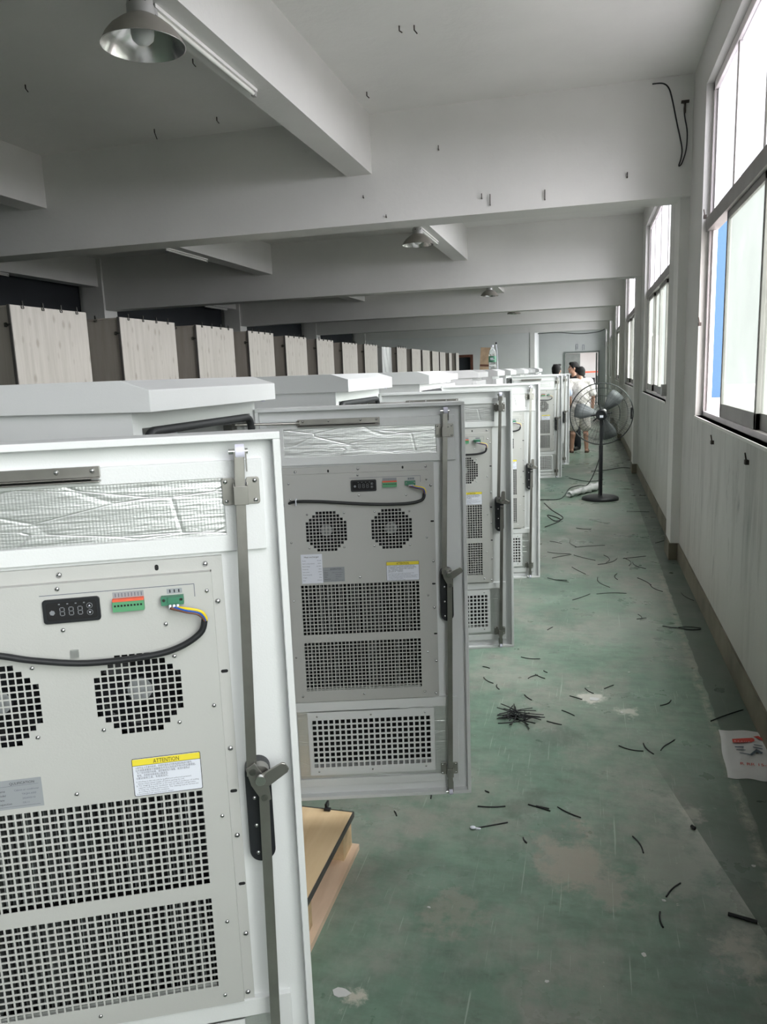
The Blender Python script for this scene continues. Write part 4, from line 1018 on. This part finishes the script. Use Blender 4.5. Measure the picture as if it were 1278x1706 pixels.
for a in ([(.25,.41),(.42,.40),(.42,.425),(.25,.43)],[(.27,.47),(.45,.465),(.45,.48),(.27,.49)],[(.32,.53),(.52,.55),(.54,.57),(.33,.545)],[(.52,.56),(.66,.44),(.78,.50),(.76,.53),(.66,.50),(.56,.58)],[(.60,.39),(.78,.42),(.78,.44),(.60,.41)],[(.62,.34),(.78,.36),(.78,.375),(.62,.355)]): onbag(a,'bagink',m)
ex = (bagp(1,.7)-bagp(0,.7)).normalized(); ey = (bagp(.5,0)-bagp(.5,1)).normalized()
def bagtext(txt, size, mat, s, q, width):
    p = bagp(s,q)-O; Mx = Matrix(((ex.x,ey.x,0,p.x),(ex.y,ey.y,0,p.y),(0,0,1,.0138),(0,0,0,1))); m.text(txt, size, mat, Mx, width=width)
bagtext('R RR 15-27', .034, 'bagred', .30, .78, .135)
bagtext('R E A U K A', .016, 'bagw', .25, .305, .085)
m.obj('print', t)['label'] = 'red and dark blue print'

# ------------------------------------------------------------------ pedestal fan
t = empty('pedestal_fan', (.195,10.52,0), label='black pedestal fan with a large wire cage standing in the aisle', cat='fan')
MB().lathe([(0,.055),(.05,.055),(.20,.045),(.235,.03),(.238,0),(0,0)],'black',seg=48).obj('base', t)
MB().cyl((0,0,.04),(0,0,.72),.026,'black').cyl((0,0,.70),(0,0,1.02),.019,'black').obj('pole', t)
CZ = 1.125
m = MB(); m.cyl((0,-.10,CZ),(0,.08,CZ),.068,'black',seg=32); m.lathe([(.050,0),(.072,0),(.072,.02),(.050,.02)],'black',M=Matrix.Translation((0,-.115,CZ))@Matrix.Rotation(-pi/2,4,'X'),seg=32); m.box((-.022,-.104,CZ-.035),(.022,-.101,CZ-.005),'label'); m.ball((.03,-.04,CZ+.045),(.035,.05,.03),'neck'); m.box((-.02,-.03,CZ-.14),(.02,.03,CZ-.05),'black'); mo = m.obj('motor', t)
for a in (.15,pi/2+.2,pi+.1,-pi/2-.9):
    MB().cyl((.06*cos(a),-.02,CZ+.06*sin(a)),(.135*cos(a),-.02,CZ+.135*sin(a)),.009,'black',seg=8).obj('bracket', mo)
R = .405; my = .13
cage = MB(); Mc = Matrix.Translation((0,my,CZ)) @ Matrix.Rotation(pi/2,4,'X')
def ring(mb, r, z, th, mat='cagewire', seg=56):
    P = [(r*cos(2*pi*i/seg), r*sin(2*pi*i/seg), z) for i in range(seg+1)]; mb.tube(P, th, mat, seg=5, M=Mc, smooth_path=False)
ring(cage, R, 0, .008); ring(cage, R-.002, .03, .003)
for rr_, z in ((.34,.075),(.24,.10),(.10,.115)): ring(cage, rr_, z, .0022)
for i in range(44):
    a = 2*pi*i/44; cage.tube([(R*cos(a),R*sin(a),0),(.36*cos(a+.04),.36*sin(a+.04),.07),(.22*cos(a+.07),.22*sin(a+.07),.105),(.07*cos(a+.1),.07*sin(a+.1),.115)],.0014,'cagewire',seg=4,M=Mc)
for i in range(44):
    a = 2*pi*i/44; cage.tube([(R*cos(a),R*sin(a),0),(.36*cos(a-.04),.36*sin(a-.04),-.07),(.22*cos(a-.07),.22*sin(a-.07),-.105),(.09*cos(a-.1),.09*sin(a-.1),-.115)],.0014,'cagewire',seg=4,M=Mc)
for rr_, z in ((.34,-.075),(.24,-.10),(.10,-.115)): ring(cage, rr_, z, .0022)
cage.box((R-.035,-.075,-.01),(R-.012,.075,.01),'black',Mc); cage.obj('cage', t)
for k in range(3):
    b_ = MB(); a = 2*pi*k/3+.9; V = []; 
    for r_, w_ in ((.05,.30),(.16,.42),(.27,.40),(.35,.26)):
        V += [(r_*cos(a-w_), r_*sin(a-w_), -.03), (r_*cos(a), r_*sin(a), .004), (r_*cos(a+w_*.9), r_*sin(a+w_*.9), .035)]
    b_.add(V, [(3*i+j,3*i+j+1,3*i+j+4,3*i+j+3) for i in range(3) for j in range(2)], 'blade', Mc, True); bo = b_.obj('blade', t)
    sm = bo.modifiers.new('thick','SOLIDIFY'); sm.thickness = .002
def route(name, pts, r, lab, cat, mat='cable'):
    p0 = Vector(pts[0]); m = MB(); m.tube([Vector(p)-Vector((p0.x,p0.y,0)) for p in pts], r, mat, seg=7); o = m.obj(name); o.location = (p0.x,p0.y,0); return tag(o, lab, cat)
g1 = ground(963,812); g2 = ground(905,833)
route('power_cord', [(.215,10.50,1.05),(.225,10.46,.95),(.17,10.40,.55),(.04,10.45,.22),(g1[0]+.02,g1[1],.03),(g1[0]-.12,g1[1]-.15,.007),(ground(935,831)[0],ground(935,831)[1],.006),(g2[0],g2[1],.006),(g2[0]-.25,g2[1]+.02,.006)], .006, 'black power cord hanging from the pedestal fan down to the floor', 'cord')
route('floor_wire', [ground(907,838,.005),ground(920,850,.005),ground(938,862,.005),ground(925,868,.005),ground(912,858,.005),ground(934,866,.005),ground(908,878,.005)], .005, 'tangled black wire on the floor in front of the fan base', 'wire')
route('floor_wire', [ground(948,796,.005),ground(965,800,.005),ground(984,802,.005),ground(1005,799,.005)], .005, 'short curved wire on the floor behind the fan pole', 'wire')
route('floor_wire', [ground(985,785,.005),ground(1010,783,.005),ground(1036,779,.005),ground(1050,780,.005)], .006, 'dark wire on the floor running to the wall base beyond the fan', 'wire')
route('floor_wire', [ground(1104,1043,.004),ground(1118,1045,.004),ground(1130,1046,.004),ground(1150,1049,.004),ground(1168,1048,.004)], .003, 'thin wavy wire on the dark floor strip by the right wall', 'wire')
# white crumpled bag by the fan base
t = empty('crumpled_bag', ground(968,826), label='crumpled white plastic bag tube lying against the fan base', cat='bag')
m = MB(); a = Vector(ground(948,829))-Vector(ground(968,826)); b = Vector(ground(994,816))-Vector(ground(968,826)); V = []; nn = 14; kk = 10
for i in range(nn+1):
    f = i/nn; c = a.lerp(b, f); d = (b-a).normalized(); n_ = Vector((-d.y,d.x,0)); rad = (.03+.025*f)*(1+.3*sin(i*2.3))
    for k in range(kk):
        an = 2*pi*k/kk; rr2 = rad*(1+.22*sin(k*3+i*1.7)); V.append(tuple(c+n_*cos(an)*rr2*1.3+Vector((0,0,max(.001,.045+sin(an)*rr2)))))
m.add(V, [(i*kk+k,i*kk+(k+1)%kk,(i+1)*kk+(k+1)%kk,(i+1)*kk+k) for i in range(nn) for k in range(kk)]+[tuple(range(kk)),tuple(range(nn*kk,(nn+1)*kk))], 'bagw', None, True); m.obj('bag_body', t)

# ------------------------------------------------------------------ water bottle on a hood
t = empty('water_bottle', (-1.085,9.37,1.7575), label='clear plastic water bottle with green label standing on a cabinet hood', cat='bottle')
m = MB(); m.lathe([(0,0),(.040,0),(.045,.01),(.045,.05),(.043,.055),(.045,.06),(.045,.17),(.043,.18),(.036,.215),(.02,.245),(.014,.255),(.014,.275)],'pet',seg=32); m.obj('bottle_body', t)
m = MB(); m.lathe([(.0458,.085),(.0458,.155)],'green_dk',seg=32); m.box((-.02,-.0468,.11),(.03,-.0455,.118),'label'); m.box((-.02,-.0468,.125),(.015,-.0455,.135),'label'); m.obj('bottle_label', t)
m = MB(); m.lathe([(.0155,.262),(.0155,.282),(0,.284)],'label',seg=20); m.obj('cap', t)
t2 = empty('wire_probe', (-1.03,9.44,1.752), label='thin white wire with small black ball tip rising behind the water bottle', cat='wire')
MB().tube([(0,0,0),(-.008,0,.2),(-.016,0,.30)],.0035,'label').obj('wire', t2); MB().ball((-.016,0,.31),.013,'black').obj('tip', t2)

# ------------------------------------------------------------------ wires, hooks, sockets on the walls
def onwall(x, y, X=XW):
    v = rt*(x-639)-up*(y-853)+fw*FPX; t = X/v.x; return Vector((v.x*t, v.y*t, H0+v.z*t))
def onY(x, y, Y):
    v = rt*(x-639)-up*(y-853)+fw*FPX; t = Y/v.y; return Vector((v.x*t, v.y*t, H0+v.z*t))
pts = [onY(x, y, Y1-.008) for x, y in ((1087,140),(1104,139),(1114,146),(1120,165),(1128,205),(1136,245),(1135,262),(1131,276))]+[onY(x,y,Y1-.012) for x, y in ((1136,272),(1143,250),(1145,220),(1141,195),(1140,180),(1142,170))]
m = MB(); m.tube(pts,.0055,'cable',seg=6); tag(m.obj('hanging_wire'), 'black wire loop hanging from the cross beam at the top of the right wall', 'wire')
p = onY(1142,168,Y1-.02); tag(MB().box((p.x-.03,p.y-.01,p.z-.012),(p.x+.03,p.y+.018,p.z+.004),'grime').box((p.x-.008,p.y-.01,p.z-.09),(p.x+.006,p.y+.015,p.z),'grime').obj('wall_bracket'), 'rusty bracket holding the black wire loop at the top right corner', 'bracket')
hooks = [('Y',817,342,Y1,.09),('Y',908,333,Y1,.08),('Y',803,331,Y1,.04),('Y',731,250,Y1,.035),('Y',644,362,Y1,.02),('Y',606,330,Y1,.02),('Y',1045,296,Y1,.04),('C',690,42,0,.05),('C',665,43,0,.03),('C',611,153,0,.04),('C',257,215,0,.12),('C',125,302,0,.05),('C',42,141,0,.05),('C',321,98,0,.05),('C',361,195,0,.05)]
for k_, x, y, Y, ln in hooks:
    if k_ == 'Y': p = onY(x,y,Y); m = MB(); m.cyl((0,0,0),(0,-.02,.004),.005,'grime',seg=6); m.cyl((0,-.018,.0),(0,-.018,ln),.004,'grime',seg=6)
    else: p = Vector(ground(x,y,ZC)); m = MB(); m.cyl((0,0,0),(0,0,-.03),.005,'grime',seg=6); m.cyl((0,0,-.03),(.02,.0,-.03-ln*.5),.004,'grime',seg=6)
    o = m.obj('steel_stub'); o.location = p; tag(o, 'short rusty steel stub sticking out of the %s' % ('first cross beam' if k_ == 'Y' else 'ceiling slab'), 'stub', 'steel stubs in the %s' % ('first cross beam' if k_ == 'Y' else 'ceiling'))
for x, y, lab in ((1147,317,'small dark fixing on the column beside the nearest window'),(1177,361,'black clip at the left edge of the nearest window, upper of two'),(1168,540,'black clip at the left edge of the nearest window, lower of two'),(1247,770,'bent black hook on the wall below the nearest window'),(1189,737,'small dark plug in the wall below the nearest window')):
    p = onwall(x, y); tag(MB().box((p.x-.018,p.y-.02,p.z-.012),(p.x,p.y+.02,p.z+.012),'grime').cyl((p.x-.01,p.y,p.z),(p.x-.02,p.y-.01,p.z+.05),.004,'grime',seg=6).obj('wall_fixing'), lab, 'wall fixing')
p = onwall(1110,650); tag(MB().box((p.x-.05,p.y-.06,p.z-.06),(p.x,p.y+.06,p.z+.06),'neck').obj('junction_box'), 'small grey box on the wall at the lower corner of the second window', 'box')
pts = [onY(x, y, 30.6) for x, y in ((896,556),(930,554),(965,556),(995,553),(1008,548))]
m = MB(); m.tube(pts,.014,'cable',seg=6); tag(m.obj('ceiling_cable'), 'dark sagging cable strung across the hall below the farthest beams', 'cable')
pp = [onY(x, y, YE-.02) for x, y in ((961,578),(972,579))]
for p in pp:
    tag(MB().box((p.x-.045,p.y,p.z-.12),(p.x-.03,p.y+.02,p.z+.12),'ink2').box((p.x+.03,p.y,p.z-.10),(p.x+.045,p.y+.02,p.z+.10),'ink2').box((p.x-.045,p.y,p.z+.11),(p.x+.045,p.y+.02,p.z+.125),'ink2').obj('wall_sign'), 'small dark outlined mark above the far doorway', 'sign', 'marks above the far doorway')

# ------------------------------------------------------------------ world, light
wd = bpy.data.worlds.new('overcast_sky'); SC.world = wd; wd.use_nodes = True
bg = wd.node_tree.nodes['Background']; bg.inputs[0].default_value = (1.0,.98,1.0,1); bg.inputs[1].default_value = .38
sl = bpy.data.lights.new('hazy_sun','SUN'); sl.energy = 13; sl.angle = radians(110); sl.color = (1.0,.935,.945)
so_ = bpy.data.objects.new('hazy_sun', sl); COL.objects.link(so_); so_.location = (20,0,20)
so_.rotation_euler = Vector((.86,-.16,.48)).to_track_quat('Z','Y').to_euler()
SC.view_settings.view_transform = 'Standard'; SC.view_settings.look = 'None'; SC.view_settings.gamma = 1; SC.view_settings.use_curve_mapping = False
SC.view_settings.exposure = 1.5
cy = SC.cycles
cy.use_denoising = True; cy.max_bounces = 10; cy.diffuse_bounces = 6; cy.glossy_bounces = 4; cy.transmission_bounces = 6; cy.transparent_max_bounces = 12
cy.caustics_reflective = False; cy.caustics_refractive = False; cy.sample_clamp_indirect = 6
